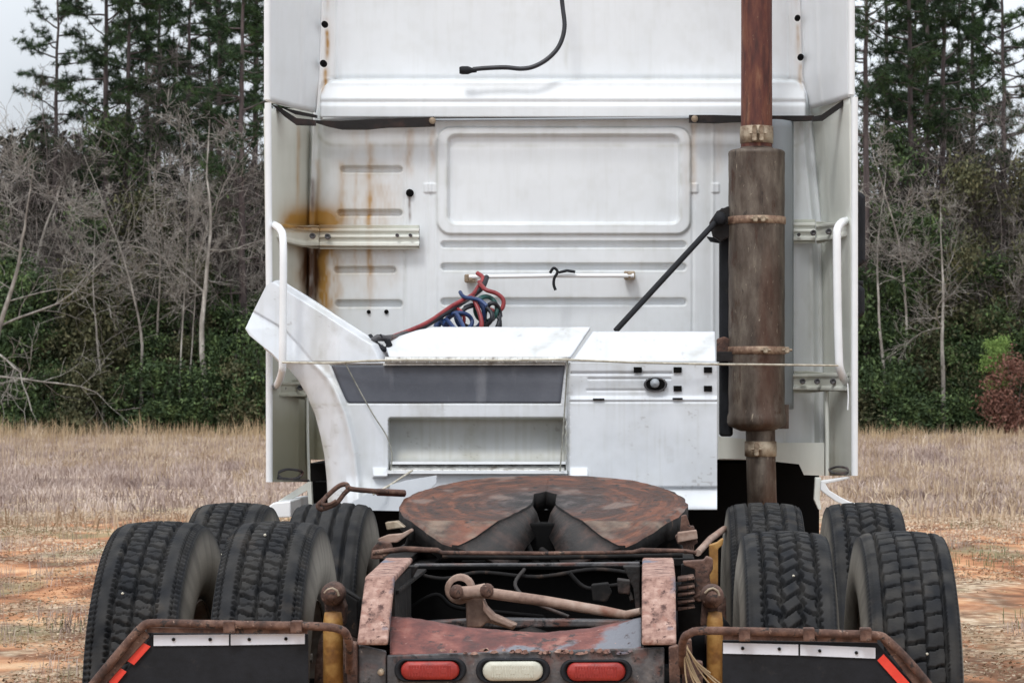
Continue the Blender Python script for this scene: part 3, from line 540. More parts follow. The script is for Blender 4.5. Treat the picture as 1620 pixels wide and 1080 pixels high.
# ---- cab back wall
ribs = [(538, 637, 262, 274), (533, 637, 331, 343), (528, 627, 421, 433), (530, 637, 474, 487), (697, 1086, 381, 393), (697, 1086, 416, 429), (697, 1086, 471, 484)]
def wall(px, py):
    d = np.zeros_like(px)
    for x0, x1, y0, y1 in ribs: d += .026 * (1 - ss(-3.5, .3, rbox(px, py, x0, x1, y0, y1, 6)))
    d -= .014 * (1 - ss(-1, 2, rbox(px, py, 692, 1092, 202, 370, 22))); d += .026 * (1 - ss(-5, 0, rbox(px, py, 707, 1077, 212, 356, 15)))
    for x, a in ((641, .004), (690, -.004), (1096, .004), (1128, -.004), (676, .003)): d += a * np.exp(-((px - x) / 2.) ** 2)
    for x in (677, 684, 1098, 1132): d -= .006 * (1 - ss(-1, 1, rbox(px, py, x - 6, x + 6, 290, 305, 2)))
    # rounded left corner with standing seam, and right
    xs = np.interp(py, [120, 190, 350, 600, 760], [508, 494, 488, 487, 487]); t_ = np.clip((xs + 34 - px) / 34, 0, 1.6); d += .05 * t_ ** 2; d -= .02 * np.exp(-((px - xs) / 3.) ** 2)
    d += .008 * np.exp(-((px - xs - 9) / 3.) ** 2)
    xr_ = np.interp(py, [120, 190, 350, 760], [1268, 1284, 1300, 1304]); t_ = np.clip((px - xr_ + 44) / 34, 0, 1.8); d += .04 * t_ ** 2; d -= .016 * np.exp(-((px - xr_) / 3.) ** 2); d -= .010 * np.exp(-((px - xr_ + 14) / 3.) ** 2)
    d += .012 * ss(1238, 1246, px) * (1 - ss(1300, 1310, px))
    d += .0025 * (vnoise(px / 70., py / 60., 31) - .5)
    return d
sheet('cab_back_wall', 188, 727, 450, 470, 1312, 540, 10.45, wall, M['cab'], T, thick=.01)
# ---- raised roof panel with the rounded sloping ledge below it
def roofp(px, py):
    d = np.full_like(px, 0.); e = rbox(px, py, 500, 1282, 121, 230, 30)
    d += .10 * (1 - (1 - ss(-9, 0, e))) ; d -= .03 * (1 - ss(0, 6, e)) * ss(-4, 0, e)   # ledge stands proud of the roof panel
    d += .035 * np.exp(-((e - 1) / 3.) ** 2)
    d -= .04 * ss(128, 172, py) * (1 - ss(-9, -2, e)); d += .012 * np.exp(-((py - 163) / 3.) ** 2) * (e < -8)
    d += .02 * np.exp(-((px - 514) / 5.) ** 2) * (py < 118) * .4 - .006 * np.exp(-((px - 526) / 2.) ** 2) * (py < 118)
    d -= .006 * np.exp(-((px - 1250) / 2.) ** 2) * (py < 118)
    d += .003 * (vnoise(px / 90., py / 60., 32) - .5); return d
sheet('roof_back_panel', -350, 187, 240, lerp([(-350, 520), (120, 503), (160, 498), (187, 494)]), lerp([(-350, 1256), (120, 1272), (160, 1282), (187, 1288)]), 400, 10.44, roofp, M['cab'], T, thick=.01)
# outward-leaning corner panels and side extenders
def ext(name, y0, y1, xin, xout, Din, Dout, m_, wob=0.):
    ny, nx = 60, 30; ys = np.linspace(y0, y1, ny); u = np.linspace(0, 1, nx); a = np.array([xin(y) for y in ys])[:, None]; o_ = np.array([xout(y) for y in ys])[:, None]
    px = a + (o_ - a) * u; py = np.repeat(ys[:, None], nx, 1); DD = Din + (Dout - Din) * u[None] ** 1.0 + 0 * py; DD = DD + .02 * np.sin(u[None] * 3.14) - .012 * np.exp(-((u[None] - .32) / .03) ** 2)
    V = np.stack([(px - VX) / F * DD, DD, CH - (py - VY) / F * DD], -1).reshape(-1, 3); i = np.arange((ny - 1) * nx).reshape(ny - 1, nx)[:, :-1].ravel()
    me = mesh_np(name, V, np.stack([i, i + nx, i + nx + 1, i + 1], -1)); Rr, G, B = stains(px, py); at = me.color_attributes.new('stain', 'FLOAT_COLOR', 'POINT')
    at.data.foreach_set('color', np.clip(np.stack([Rr, G, B, np.ones_like(Rr)], -1), 0, 1).astype('f').ravel()); o = link(name, me, m_, T)
    s_ = o.modifiers.new('s', 'SOLIDIFY'); s_.thickness = .02; s_.offset = 1 if xout(0) > xin(0) else -1; s_.offset = 0
    return o
eL = ext('side_extender', 172, 762, lerp([(172, 492), (600, 488), (762, 488)]), lerp([(172, 421), (762, 428)]), 10.56, 10.02, M['cream'])
eR = ext('side_extender', 156, 752, lerp([(156, 1284), (350, 1300), (752, 1306)]), lerp([(156, 1349), (752, 1352)]), 10.56, 10.02, M['cream'])
uL = ext('upper_side_extender', -350, 178, lerp([(-350, 518), (120, 502), (178, 497)]), lerp([(-350, 422), (150, 422), (178, 424)]), 10.44, 10.03, M['cab'])
uR = ext('upper_side_extender', -350, 172, lerp([(-350, 1258), (120, 1274), (172, 1284)]), lerp([(-350, 1340), (172, 1346)]), 10.44, 10.03, M['cab'])
# shear the lower edges of the upper extenders upward towards the outside
for o, xo in ((uL, 422), (uR, 1346)):
    w = WL[o]; me = o.data
    for v in me.vertices:
        z = v.co.z + w[2]; y = v.co.y + w[1]; k = (10.44 - y) / .41; v.co.z += max(0, k) * .045 * (1 if z < 3.0 else 0) * max(0, min(1, (3.0 - z) / .4))
for (xa, xb), (ya, yb), Dn in (((418, 428), (-350, 158), 10.0), ((421, 431), (163, 762), 10.0), ((1341, 1353), (-350, 150), 10.0), ((1346, 1358), (154, 752), 10.0)):
    mb = MB(); mb.tube([P((xa + xb) / 2, yb, Dn), P((xa + xb) / 2, (ya + yb) / 2, Dn), P((xa + xb) / 2 - (2 if xa < 900 and yb > 300 else 0), ya, Dn)], .0135, 10); mb.build('edge_trim', M['trim'], T)
# black perished gap strips
def strip(pts, mt, name='seal_strip', r=.006, D=10.36):
    mb = MB(); n = len(pts); rr = random.Random(len(pts)); poly = []
    up = [(x, a) for x, a, b_ in pts]; dn = [(x, b_) for x, a, b_ in pts][::-1]
    for x, y in up + dn: poly.append((X(x, D), Z(y, D)))
    mb.prism(poly, D, D + .04); return mb.build(name, mt, T)
strip([(497, 190, 193), (520, 191, 200), (540, 191, 204), (580, 189, 204), (610, 188, 201), (660, 186, 200), (687, 185, 199)], M['blackbrown'], D=10.34)
strip([(1090, 182, 193), (1130, 182, 194), (1170, 183, 192), (1240, 183, 191), (1288, 183, 190)], M['blackbrown'], D=10.34)
mb = MB(); mb.prism([(X(a_, 10.1), Z(b_, 10.1)) for a_, b_ in ((428, 164), (440, 168), (468, 186), (497, 189), (497, 197), (466, 196), (448, 183))], 10.12, 10.16); mb.prism([(X(a_, 10.1), Z(b_, 10.1)) for a_, b_ in ((440, 166.5), (497, 179), (497, 183), (462, 177))], 10.17, 10.2); mb.build('seal_strip', M['blackbrown'], T)
mb = MB(); mb.prism([(X(1342, 10.1), Z(152, 10.1)), (X(1342, 10.1), Z(161, 10.1)), (X(1303, 10.1), Z(189, 10.1)), (X(1286, 10.1), Z(190, 10.1)), (X(1286, 10.1), Z(184, 10.1)), (X(1300, 10.1), Z(181, 10.1))], 10.12, 10.16); mb.build('seal_strip', M['blackbrown'], T)
mb = MB(); mb.tube([P(689, 190, 10.36), P(880, 188.5, 10.36), P(1090, 186.5, 10.36)], .005, 8); mb.build('seam_rod', M['shield'], T)
for x, y in ((684, 191), (1099, 188)):
    mb = MB(); mb.lathe(P(x, y, 10.33), [(.0, -.008), (.012, -.008), (.014, 0), (.014, .01)], 14, 'Y'); mb.build('clip', M['clamp'], T)
# bolt holes
for x, y, D, r_ in ((513, 38, 10.40, .013), (511, 100, 10.40, .014), (1262, 28, 10.40, .012), (1267, 90, 10.40, .013), (648, 305, 10.437, .016), (583, 493, 10.444, .008), (611, 493, 10.444, .009), (1241, 290, 10.45, .006)):
    mb = MB(); mb.lathe(P(x, y, D - .004), [(0, 0), (r_ * .8, 0), (r_, .004), (r_, .03)], 14, 'Y'); mb.build('bolt_hole', M['deep'], T)
# handle brackets (pressed channels bridging wall and extender)
def channel(name, x0, x1, y0, y1, Dr, mt):
    ny, nx = 40, 90; 
    def dep(px, py):
        v = (py - y0) / (y1 - y0); g = -.03 + .012 * ss(.16, .24, v) - .012 * ss(.36, .42, v) + .012 * ss(.52, .58, v) - .012 * ss(.76, .84, v)
        return g + Dr(px)
    o = sheet(name, y0, y1, ny, x0, x1, nx, 10.42, dep, mt, T, thick=.03, drawD=1)
    return o
channel('handle_bracket', 505, 663, 361, 389, lambda p: 0 * p, M['cream'])
channel('handle_bracket', 1206, 1290, 352, 380, lambda p: 0 * p + .02, M['cream'])
def curvy(name, x0, x1, top, bot, dep, mt):
    ny, nx = 24, 50; u = np.linspace(0, 1, nx); v = np.linspace(0, 1, ny)[:, None]; px = x0 + (x1 - x0) * u; a = np.array([top(p) for p in px]); b_ = np.array([bot(p) for p in px])
    py = a + (b_ - a) * v; px = np.repeat(px[None], ny, 0); DD = dep(px) - .02 + .015 * ss(.15, .3, v) - .015 * ss(.7, .85, v)
    V = np.stack([(px - VX) / F * DD, DD + 0 * px, CH - (py - VY) / F * DD], -1).reshape(-1, 3); i = np.arange((ny - 1) * nx).reshape(ny - 1, nx)[:, :-1].ravel(); me = mesh_np(name, V, np.stack([i, i + nx, i + nx + 1, i + 1], -1))
    Rr, G, B = stains(px, py); at = me.color_attributes.new('stain', 'FLOAT_COLOR', 'POINT'); at.data.foreach_set('color', np.clip(np.stack([Rr * .8, G * .6, B + .15, np.ones_like(Rr)], -1), 0, 1).astype('f').ravel())
    o = link(name, me, mt, T); s_ = o.modifiers.new('s', 'SOLIDIFY'); s_.thickness = .03; s_.offset = -1; return o
cvL = curvy('handle_bracket', 430, 504, lerp([(430, 350), (460, 356), (504, 361)]), lerp([(430, 372), (450, 382), (480, 389), (504, 389)]), lambda p: 10.12 + .27 * ss(430, 500, p), M['cream'])
cvR = curvy('handle_bracket', 1291, 1344, lerp([(1291, 355), (1320, 352), (1344, 344)]), lerp([(1291, 381), (1320, 378), (1344, 372)]), lambda p: 10.40 - .3 * ss(1291, 1344, p), M['cream'])
curvy('handle_bracket', 431, 484, lambda p: 604, lambda p: 627, lambda p: 10.12 + .25 * ss(430, 486, p), M['cream'])
curvy('handle_bracket', 1240, 1342, lerp([(1240, 592), (1342, 590)]), lerp([(1240, 616), (1342, 618)]), lambda p: 10.38 - .3 * ss(1275, 1344, p), M['cream'])
for x, y, D in ((518, 374, 10.36), (494, 373, 10.33), (628, 372, 10.37), (649, 372, 10.37), (1264, 371, 10.38), (1287, 368, 10.37), (1311, 366, 10.26), (1270, 603, 10.33), (1293, 603, 10.26), (1318, 603, 10.14), (475, 613, 10.30), (448, 614, 10.2)):
    mb = MB(); q = .012 if x not in (628, 649, 1264) else .007; mb.lathe(P(x, y, D), [(0, .002), (q * .55, .002), (q * .6, -.002), (q, 0), (q, .02)], 12, 'Y'); mb.build('bracket_bolt', M['greasegrey'], T)
# grab handles
for pts, r_ in (([(430, 354, 10.14), (436, 357, 9.98), (444, 364, 9.82), (448, 384, 9.74), (448, 480, 9.73), (447, 570, 9.74), (446, 588, 9.78), (440, 606, 9.95), (434, 612, 10.14)], .0145),
                ([(1342, 349, 10.12), (1332, 352, 10.03), (1325, 362, 10.0), (1324, 382, 9.99), (1325, 480, 9.99), (1327, 560, 9.99), (1329, 584, 10.0), (1336, 600, 10.06), (1344, 606, 10.13)], .0165)):
    mb = MB(); mb.tube(smooth_path([P(*p) for p in pts], 5), r_, 12); mb.build('grab_handle', M['white'], T)
# lower extender hardware, rods and skirts
mb = MB(); mb.tube([P(486, 628, 10.4), P(487, 700, 10.4), P(489, 762, 10.38)], .006, 8); mb.build('stay_rod', M['cream'], T)
mb = MB(); mb.tube([P(1308, 618, 10.3), P(1309, 690, 10.3), P(1309, 752, 10.3)], .009, 8); mb.build('stay_rod', M['cream'], T)
mb = MB(); mb.tube(smooth_path([P(438, 748, 10.1), P(455, 742, 10.15), P(478, 746, 10.25), P(470, 756, 10.2), P(448, 757, 10.1), P(438, 750, 10.1)]), .006, 6); mb.tube([P(440, 756, 10.05), P(488, 760, 10.3)], .006, 6); mb.build('lower_hook', M['greasegrey'], T)
mb = MB(); mb.tube(smooth_path([P(1312, 742, 10.3), P(1325, 738, 10.2), P(1341, 741, 10.1), P(1340, 748, 10.1), P(1318, 748, 10.2), P(1312, 742, 10.3)]), .005, 6); mb.build('lower_hook', M['greasegrey'], T)
def poly(name, pts, D, D2, mt, bevel=0.0, parent=None):
    mb = MB(); mb.prism([(X(x, D), Z(y, D)) for x, y in pts], D, D2); return mb.build(name, mt, parent or T, bevel=bevel)
poly('skirt_end', [(422, 803), (432, 795), (460, 792), (460, 818), (432, 819)], 9.9, 10.5, M['white'], .005)
poly('skirt_edge', [(440, 792), (487, 762), (492, 762), (494, 806), (489, 806), (486, 775), (452, 794)], 10.2, 10.24, M['cream'])
poly('torn_skirt', [(1299, 760), (1345, 753), (1345, 757), (1306, 765), (1312, 775), (1330, 786), (1346, 794), (1366, 799), (1340, 801), (1322, 793), (1304, 780), (1298, 775)], 10.1, 10.14, M['white'], .004)
poly('skirt_edge', [(1290, 755), (1299, 755), (1297, 790), (1300, 806), (1295, 806), (1288, 790)], 10.15, 10.2, M['cream'], .003)
# back wall lower end on the right, then added dark blocks shutting out light under the cab
poly('cab_lower_edge', [(1136, 690), (1236, 700), (1304, 700), (1304, 752), (1272, 751), (1264, 734), (1228, 730), (1210, 727), (1136, 725)], 10.435, 10.444, M['cream'])
poly('under_cab_light_block', [(486, 733), (1296, 733), (1296, 1010), (486, 1010)], 10.72, 12.5, M['deep'])
poly('under_cab_light_block', [(496, 762), (560, 762), (560, 830), (496, 830)], 10.5, 10.7, M['deep'])
# mirrors seen past the right side
mb = MB(); mb.box(.99, 1.05, 12.2, 12.45, Z(422, 12.3), Z(306, 12.3), .02); mb.build('mirror', M['black'], T, bevel=.015)
mb = MB(); mb.box(.99, 1.047, 12.2, 12.45, Z(503, 12.3), Z(452, 12.3), .02); mb.build('mirror', M['black'], T, bevel=.015)
mb = MB(); mb.tube([(.72, 12.4, 1.95), (1.05, 12.35, 1.95)], .015, 8); mb.tube([(.72, 12.4, 2.2), (1.05, 12.35, 2.2)], .015, 8); mb.build('mirror_arm', M['black'], T)
# hanger rail with hook
mb = MB(); mb.tube([P(742, 438, 10.36), P(880, 436, 10.36), P(1003, 436, 10.36)], .009, 10); hr = mb.build('hanger_rail', M['white'], T)
for x, y in ((744, 440), (996, 435)):
    mb = MB(); mb.box(X(x - 9, 10.38), X(x + 9, 10.38), 10.36, 10.44, Z(y + 7, 10.38), Z(y - 6, 10.38), .004); mb.lathe(P(x, y, 10.352), [(0, 0), (.009, 0), (.011, .004), (.011, .012)], 10, 'Y'); mb.build('rail_end', M['clamp'], T, bevel=.002)
mb = MB(); mb.tube(smooth_path([P(870, 432, 10.33), P(876, 424, 10.33), P(882, 430, 10.33), P(877, 440, 10.33), P(876, 450, 10.33), P(879, 459, 10.33)]), .006, 7); mb.tube([P(884, 431, 10.34), P(897, 428, 10.34), P(910, 430, 10.34)], .006, 7); mb.build('rail_hook', M['black'], T)
# ---- exhaust
ex = P(1197, 460, 10.14); exx = ex[0]
mb = MB(); zt, zb = Z(238, 10.14), Z(676, 10.14); R_ = .113
mb.lathe((exx, 10.14, 0), [(.064, zt + .012), (.07, zt + .006), (.104, zt), (.112, zt - .006), (.1145, zt - .014), (.1135, zt - .02), (R_, zt - .03)] + [(R_ + .0008 * math.sin(i * 2.1), zt - .03 - (zt - zb - .09) * i / 24) for i in range(1, 24)] + [(R_, zb + .06), (.118, zb + .045), (.119, zb + .02), (.112, zb + .006), (.07, zb - .012), (.062, zb - .014)], 56)
mf = mb.build('muffler', M['muffler'], T)
mb = MB(); mb.tube([(exx, 10.14, Z(y, 10.14)) for y in (241, 150, 60, -60, -200, -330)], [.063, .0625, .062, .062, .062, .062], 40, True); mb.build('stack_pipe', M['stack'], T)
mb = MB(); mb.tube(smooth_path([(exx + .015, 10.14, Z(676, 10.14)), (exx + .017, 10.14, Z(720, 10.14)), (exx + .02, 10.14, Z(770, 10.14)), (exx + .025, 10.2, Z(815, 10.14)), (exx + .02, 10.4, Z(850, 10.14))], 6), .059, 36); mb.build('down_pipe', M['muffler'], T)
def band(x, D, z0, z1, r, mt, name, bolts=((-.02), (.02))):
    mb = MB(); mb.lathe((x, D, 0), [(r - .003, z0), (r + .004, z0 + .002), (r + .005, (z0 + z1) / 2), (r + .004, z1 - .002), (r - .003, z1)], 44); o = mb.build(name, mt, T)
    for q in bolts:
        m2 = MB(); m2.box(x + q - .009, x + q + .009, D - r - .028, D - r - .002, z0 + .004, z1 - .004, .004); m2.tube([(x + q - .02, D - r - .015, (z0 + z1) / 2), (x + q + .02, D - r - .015, (z0 + z1) / 2)], .005, 7); m2.build('clamp_bolt', M['clamp'], o)
    return o
band(exx, 10.14, Z(228, 10.14), Z(200, 10.14), .0625, M['clamp'], 'pipe_clamp', (-.012, .016))
band(exx, 10.14, Z(356, 10.14), Z(343, 10.14), R_, M['rustband'], 'muffler_band', (-.01, .02))
band(exx, 10.14, Z(561, 10.14), Z(548, 10.14), R_, M['rustband'], 'muffler_band', (.03, .115))
band(exx + .016, 10.14, Z(722, 10.14), Z(697, 10.14), .06, M['clamp'], 'pipe_clamp', (-.02,))
sheet('heat_shield', 190, 647, 40, 1196, 1257, 16, 10.30, lambda px, py: .09 * ((px - 1226) / 30) ** 2 - .03, M['shield'], T, thick=.006, stain=False)
poly('muffler_bracket', [(1228, 640), (1248, 640), (1248, 678), (1228, 678)], 10.16, 10.22, M['muffler'])
# muffler mount post and brace
mb = MB(); mb.box(X(1138, 10.22), X(1159, 10.22), 10.18, 10.27, Z(690, 10.22), Z(330, 10.22), .008); mb.box(X(1150, 10.25), X(1166, 10.25), 10.21, 10.29, Z(660, 10.25), Z(345, 10.25), .006); mb.build('mounting_post', M['black'], T, bevel=.004)
poly('brace_bracket', [(1122, 352), (1134, 334), (1152, 326), (1166, 332), (1172, 350), (1160, 372), (1140, 382), (1128, 374)], 10.12, 10.17, M['blackbrown'], .004)
poly('brace_bracket', [(1118, 374), (1150, 378), (1150, 386), (1124, 382)], 10.2, 10.24, M['black'], .002)
poly('lower_mount', [(1134, 536), (1146, 532), (1162, 540), (1170, 552), (1170, 566), (1134, 570)], 10.12, 10.17, M['rust'], .004)
poly('lower_mount', [(1134, 556), (1178, 556), (1178, 572), (1134, 572)], 10.08, 10.12, M['blackbrown'], .003)
mb = MB(); mb.tube([P(1137, 346, 10.1), P(1056, 434, 9.95), P(974, 523, 9.84)], .0115, 12); mb.build('diagonal_brace', M['black'], T)
mb = MB(); mb.lathe(P(1139, 345, 10.09), [(0, -.02), (.02, -.02), (.026, -.01), (.026, .03)], 14, 'Y'); mb.build('brace_joint', M['black'], T)
# ---- chassis: rails, crossmembers
for sx in (-1, 1):
    x_ = TX + sx * .416; xi = x_ - sx * .085; mb = MB(); a, b_ = sorted((x_, x_ - sx * .008)); mb.box(a, b_, 6.84, 13.2, .60, .865); mb.box(a, b_, 6.66, 6.838, .60, .76)
    a, b_ = sorted((x_, xi)); mb.box(a, b_, 6.84, 13.2, .867, .877); mb.box(a, b_, 6.66, 13.2, .588, .598); mb.build('frame_rail', M['dark'], T, bevel=.002)
def cross(D, z0, z1, t=.02, mt='dark', x0=-.4, x1=.4, name='crossmember'):
    mb = MB(); mb.box(TX + x0, TX + x1, D, D + t, z0, z1); mb.box(TX + x0, TX + x1, D - .06, D - .001, z1 - .012, z1); mb.box(TX + x0, TX + x1, D - .06, D - .001, z0, z0 + .012); return mb.build(name, M[mt], T, bevel=.003)
cross(7.75, .66, .885, mt='deep'); cross(8.35, .6, .86); cross(9.3, .6, .86); cross(7.12, .655, .70, .02)
for D in (7.9, 9.0, 9.9): 
    mb = MB(); mb.box(TX - .40, TX + .40, D, D + .3, .5, .62); mb.build('chassis_clutter', M['deep'], T)
# rear end plate: curved red top, grey face with lamps
xl_, xr_ = X(617, 6.62), X(1014, 6.62)
ny, nx = 24, 80; u = np.linspace(0, 1, nx); v = np.linspace(0, 1, ny)[:, None]; xx = xl_ + (xr_ - xl_) * u[None] + 0 * v
topY = np.interp(u, [0, .1, .3, .58, .62, .8, 1], [974, 977, 991, 1000, 1000, 992, 976])[None] + 1.2 * (vnoise(u * 40, u * 0, 2)[None] - .5); botY = 1034 + 3 * np.sin(u * 3.14)[None] * 0
yy_ = topY + (botY - topY) * v; DD = 6.80 - .17 * v + .02 * np.exp(-((v - .0) / .05) ** 2); V = np.stack([(np.repeat((617 + 397 * u)[None], ny, 0) - VX) / F * DD, DD + 0 * xx, CH - (yy_ - VY) / F * DD], -1).reshape(-1, 3)
i = np.arange((ny - 1) * nx).reshape(ny - 1, nx)[:, :-1].ravel(); o = link('end_plate_top', mesh_np('end_plate_top', V, np.stack([i, i + nx, i + nx + 1, i + 1], -1)), M['redpaint'], T); s_ = o.modifiers.new('s', 'SOLIDIFY'); s_.thickness = .012; s_.offset = -1
mb = MB(); mb.prism([(X(612, 6.62), .50), (X(612, 6.62), Z(1036, 6.62)), (X(1051, 6.62), Z(1024, 6.62)), (X(1051, 6.62), .50)], 6.622, 6.64); ep = mb.build('end_plate', M['greasegrey'], T, bevel=.004)
mb = MB(); mb.prism([(X(566, 6.62), .50), (X(566, 6.62), Z(1020, 6.62)), (X(610, 6.62), Z(1030, 6.62)), (X(610, 6.62), .50)], 6.628, 6.65); mb.build('end_plate', M['greasegrey'], T, bevel=.004)
mb = MB()
for k in range(26):                                         # chipped paint edge along the fold
    x = 700 + k * 12 + rnd.uniform(-5, 5); y = 1031 + rnd.uniform(-3, 3); w = rnd.uniform(3, 9); h = rnd.uniform(1.5, 4); mb.prism([(X(x - w, 6.6), Z(y + h * .6, 6.6)), (X(x, 6.6), Z(y + h, 6.6)), (X(x + w, 6.6), Z(y + h * .4, 6.6)), (X(x + w * .5, 6.6), Z(y - h, 6.6)), (X(x - w * .4, 6.6), Z(y - h * .7, 6.6))], 6.614, 6.621)
mb.build('paint_chips', M['ramp'], T, kind='stuff')
def lamp(cx, cy, w, h, lens, nm):
    r_ = h / 2; D = 6.6
    def oval(k, y): 
        pts = []; hw = w / 2 - r_
        for j in range(24):
            q = 2 * math.pi * j / 24; sx = hw if math.cos(q) > 0 else -hw; pts.append((X(cx, D) + (sx + r_ * math.cos(q)) * k[0] + math.copysign(k[1], math.cos(q)) * 0, y, Z(cy, D) + r_ * math.sin(q) * k[0]))
        return pts
    mb = MB(); rings = [oval((1.22, 0), 6.621), oval((1.20, 0), 6.604), oval((1.10, 0), 6.602), oval((1.0, 0), 6.612)]; vs_ = sum(rings, []); n = 24
    mb.add(vs_, [(a * n + k, a * n + (k + 1) % n, (a + 1) * n + (k + 1) % n, (a + 1) * n + k) for a in range(3) for k in range(n)], True); g = mb.build(nm, M['black'], T)
    mb = MB(); rings = [oval((.99, 0), 6.612), oval((.97, 0), 6.600), oval((.9, 0), 6.594), oval((.6, 0), 6.591)]; vs_ = sum(rings, [])
    mb.add(vs_, [(a * n + k, a * n + (k + 1) % n, (a + 1) * n + (k + 1) % n, (a + 1) * n + k) for a in range(3) for k in range(n)] + [tuple(range(3 * n, 4 * n))], True); mb.build('lens', lens, g)
    for q in np.linspace(-.052, .052, 15):
        mb = MB(); hz = h / 2 * .62; mb.box(X(cx, D) + q - .0022, X(cx, D) + q + .0022, 6.5902, 6.593, Z(cy, D) - hz, Z(cy, D) + hz, .0012); mb.build('lens_rib', lens, g)
    for q in (-.036, 0, .036):
        mb = MB(); hz = h / 2 * .34; mb.box(X(cx, D) + q - .011, X(cx, D) + q + .011, 6.5900, 6.5915, Z(cy, D) - hz, Z(cy, D) + hz, .003); mb.build('lens_cell', lens, g)
k6 = 6.6 / F
lamp(680, 1060, 94 * k6, 30 * k6, M['redlens'], 'tail_lamp'); lamp(811, 1061, 97 * k6, 32 * k6, M['whitelens'], 'reversing_lamp'); lamp(943, 1062, 94 * k6, 30 * k6, M['redlens'], 'tail_lamp')
mb = MB(); mb.lathe(P(602, 1063, 6.6), [(0, 0), (.007, 0), (.009, .004), (.009, .02)], 10, 'Y'); mb.build('rivet', M['clamp'], T)
# pale ramps on the rail ends
for x0, x1 in ((-.758, -.679), (-.016, .074)):
    prof = [(6.60, .752), (6.60, .768), (6.78, .919), (7.30, .936), (7.30, .92), (6.79, .9), (6.62, .752)]
    ns = 14; mb = MB(); n = len(prof); vs_ = [(x, y, z) for x in (x0, x1) for y, z in prof]
    mb.add(vs_, [tuple(range(n)), tuple(range(n, 2 * n))[::-1]] + [(i, (i + 1) % n, n + (i + 1) % n, n + i) for i in range(n)]); mb.build('guide_ramp', M['ramp'], T, bevel=.006)
for x0 in (-.756, -.012):
    mb = MB(); mb.box(x0, x0 + .008, 6.82, 7.29, .70, .905); mb.box(x0 + .066, x0 + .074, 6.82, 7.29, .70, .905); mb.build('ramp_web', M['dark'], T)
# ---- torque rod in the opening
mb = MB(); c0 = P(728, 931, 7.3); mb.lathe(c0, [(.026, -.03), (.04, -.03), (.043, -.02), (.043, .02), (.04, .03), (.026, .03), (.026, -.03)], 24, 'Y'); rod = mb.build('torque_rod', M['torque'], T)
mb = MB(); mb.tube([P(762, 936, 7.25), P(860, 950, 7.2), P(955, 966, 7.15), P(990, 972, 7.12), P(1014, 966, 7.1)], [.016, .0155, .0145, .012, .010], 14); mb.build('rod_tube', M['torque'], rod)
mb = MB(); mb.tube([P(728, 938, 7.24), P(748, 936, 7.24), P(768, 934, 7.24)], [.02, .018, .022], 12); mb.build('rod_end', M['torque'], rod)
mb = MB(); mb.lathe(P(770, 934, 7.23), [(0, -.02), (.014, -.02), (.02, -.008), (.02, .03)], 12, 'Y'); mb.build('rod_bolt', M['rust'], rod); mb = MB(); mb.lathe(P(722, 936, 7.22), [(0, -.02), (.012, -.02), (.02, -.008), (.02, .03)], 12, 'Y'); mb.build('rod_bolt', M['rust'], rod)
poly('rod_bracket', [(736, 940), (764, 940), (768, 956), (780, 972), (818, 988), (812, 996), (770, 984), (762, 992), (738, 992)], 7.28, 7.32, M['torque'], .005)
poly('rod_bracket', [(764, 948), (770, 960), (782, 972), (818, 988), (808, 993), (776, 980), (764, 966)], 7.22, 7.28, M['torque'], .004)
poly('cross_ledge', [(640, 985), (770, 978), (1010, 982), (1010, 990), (640, 994)], 7.4, 7.46, M['greasegrey'], .004)
poly('cross_ledge', [(655, 892), (840, 891), (1012, 889), (1012, 895), (840, 897), (655, 898)], 7.7, 7.74, M['greasegrey'], .003)
# ---- fifth wheel
fw = T
def plate_z(v): return 1.052 + .17 * v - np.where(v < -.27, (-.27 - v) * .29, 0)
ow = lerp([(-.42, .27), (-.40, .30), (-.34, .355), (-.27, .405), (-.2, .437), (-.1, .462), (0, .472), (.1, .462), (.2, .428), (.3, .36), (.36, .30), (.41, .21), (.44, .10), (.445, 0.02)])
iw = lerp([(-.42, .25), (-.37, .20), (-.32, .165), (-.27, .135), (-.2, .102), (-.1, .064), (-.03, .042), (.0, .038), (.14, .038), (.175, .0)])
mb_v, mb_f, vd = [], [], []
vsx = np.concatenate([np.linspace(-.42, -.27, 16), np.linspace(-.26, .175, 50), np.linspace(.185, .445, 40)])
nu = 46
for side in (-1, 1):
    b0 = len(mb_v)
    for v_ in vsx:
        a, o_ = (iw(v_) if v_ < .175 else 0), ow(v_)
        for k in range(nu):
            w_ = a + (o_ - a) * (k / (nu - 1)); rough_ = .003 * (float(vnoise(np.array(w_ * 30. * side + 50), np.array(v_ * 30 + 50), 6)) - .5) - (.006 if k > nu - 3 else 0); ed = .006 * (float(vnoise(np.array(v_ * 25. + 30), np.array(side * 3.), 2)) - .5) * (k / (nu - 1)) ** 6
            mb_v.append((TX + side * (w_ + ed), 8.3 + v_, float(plate_z(v_)) + rough_))
    for r_ in range(len(vsx) - 1):
        for k in range(nu - 1):
            q = b0 + r_ * nu + k; f_ = (q, q + 1, q + nu + 1, q + nu); mb_f.append(f_ if side > 0 else f_[::-1])
me = mesh_np('fifth_wheel', mb_v, mb_f)
m = bpy.data.materials.new('greased_plate'); m.use_nodes = True; t = m.node_tree; N = t.nodes; L = t.links; b = N['Principled BSDF']
co = N.new('ShaderNodeTexCoord'); geo = co
class _G: pass
mp0 = N.new('ShaderNodeMapping'); mp0.inputs['Location'].default_value = (0, 0, 0); L.new(co.outputs['Object'], mp0.inputs[0])
ln = N.new('ShaderNodeVectorMath'); ln.operation = 'LENGTH'; fl0 = N.new('ShaderNodeVectorMath'); fl0.operation = 'MULTIPLY'; fl0.inputs[1].default_value = (1, 1, 0); L.new(mp0.outputs[0], fl0.inputs[0]); L.new(fl0.outputs[0], ln.inputs[0])
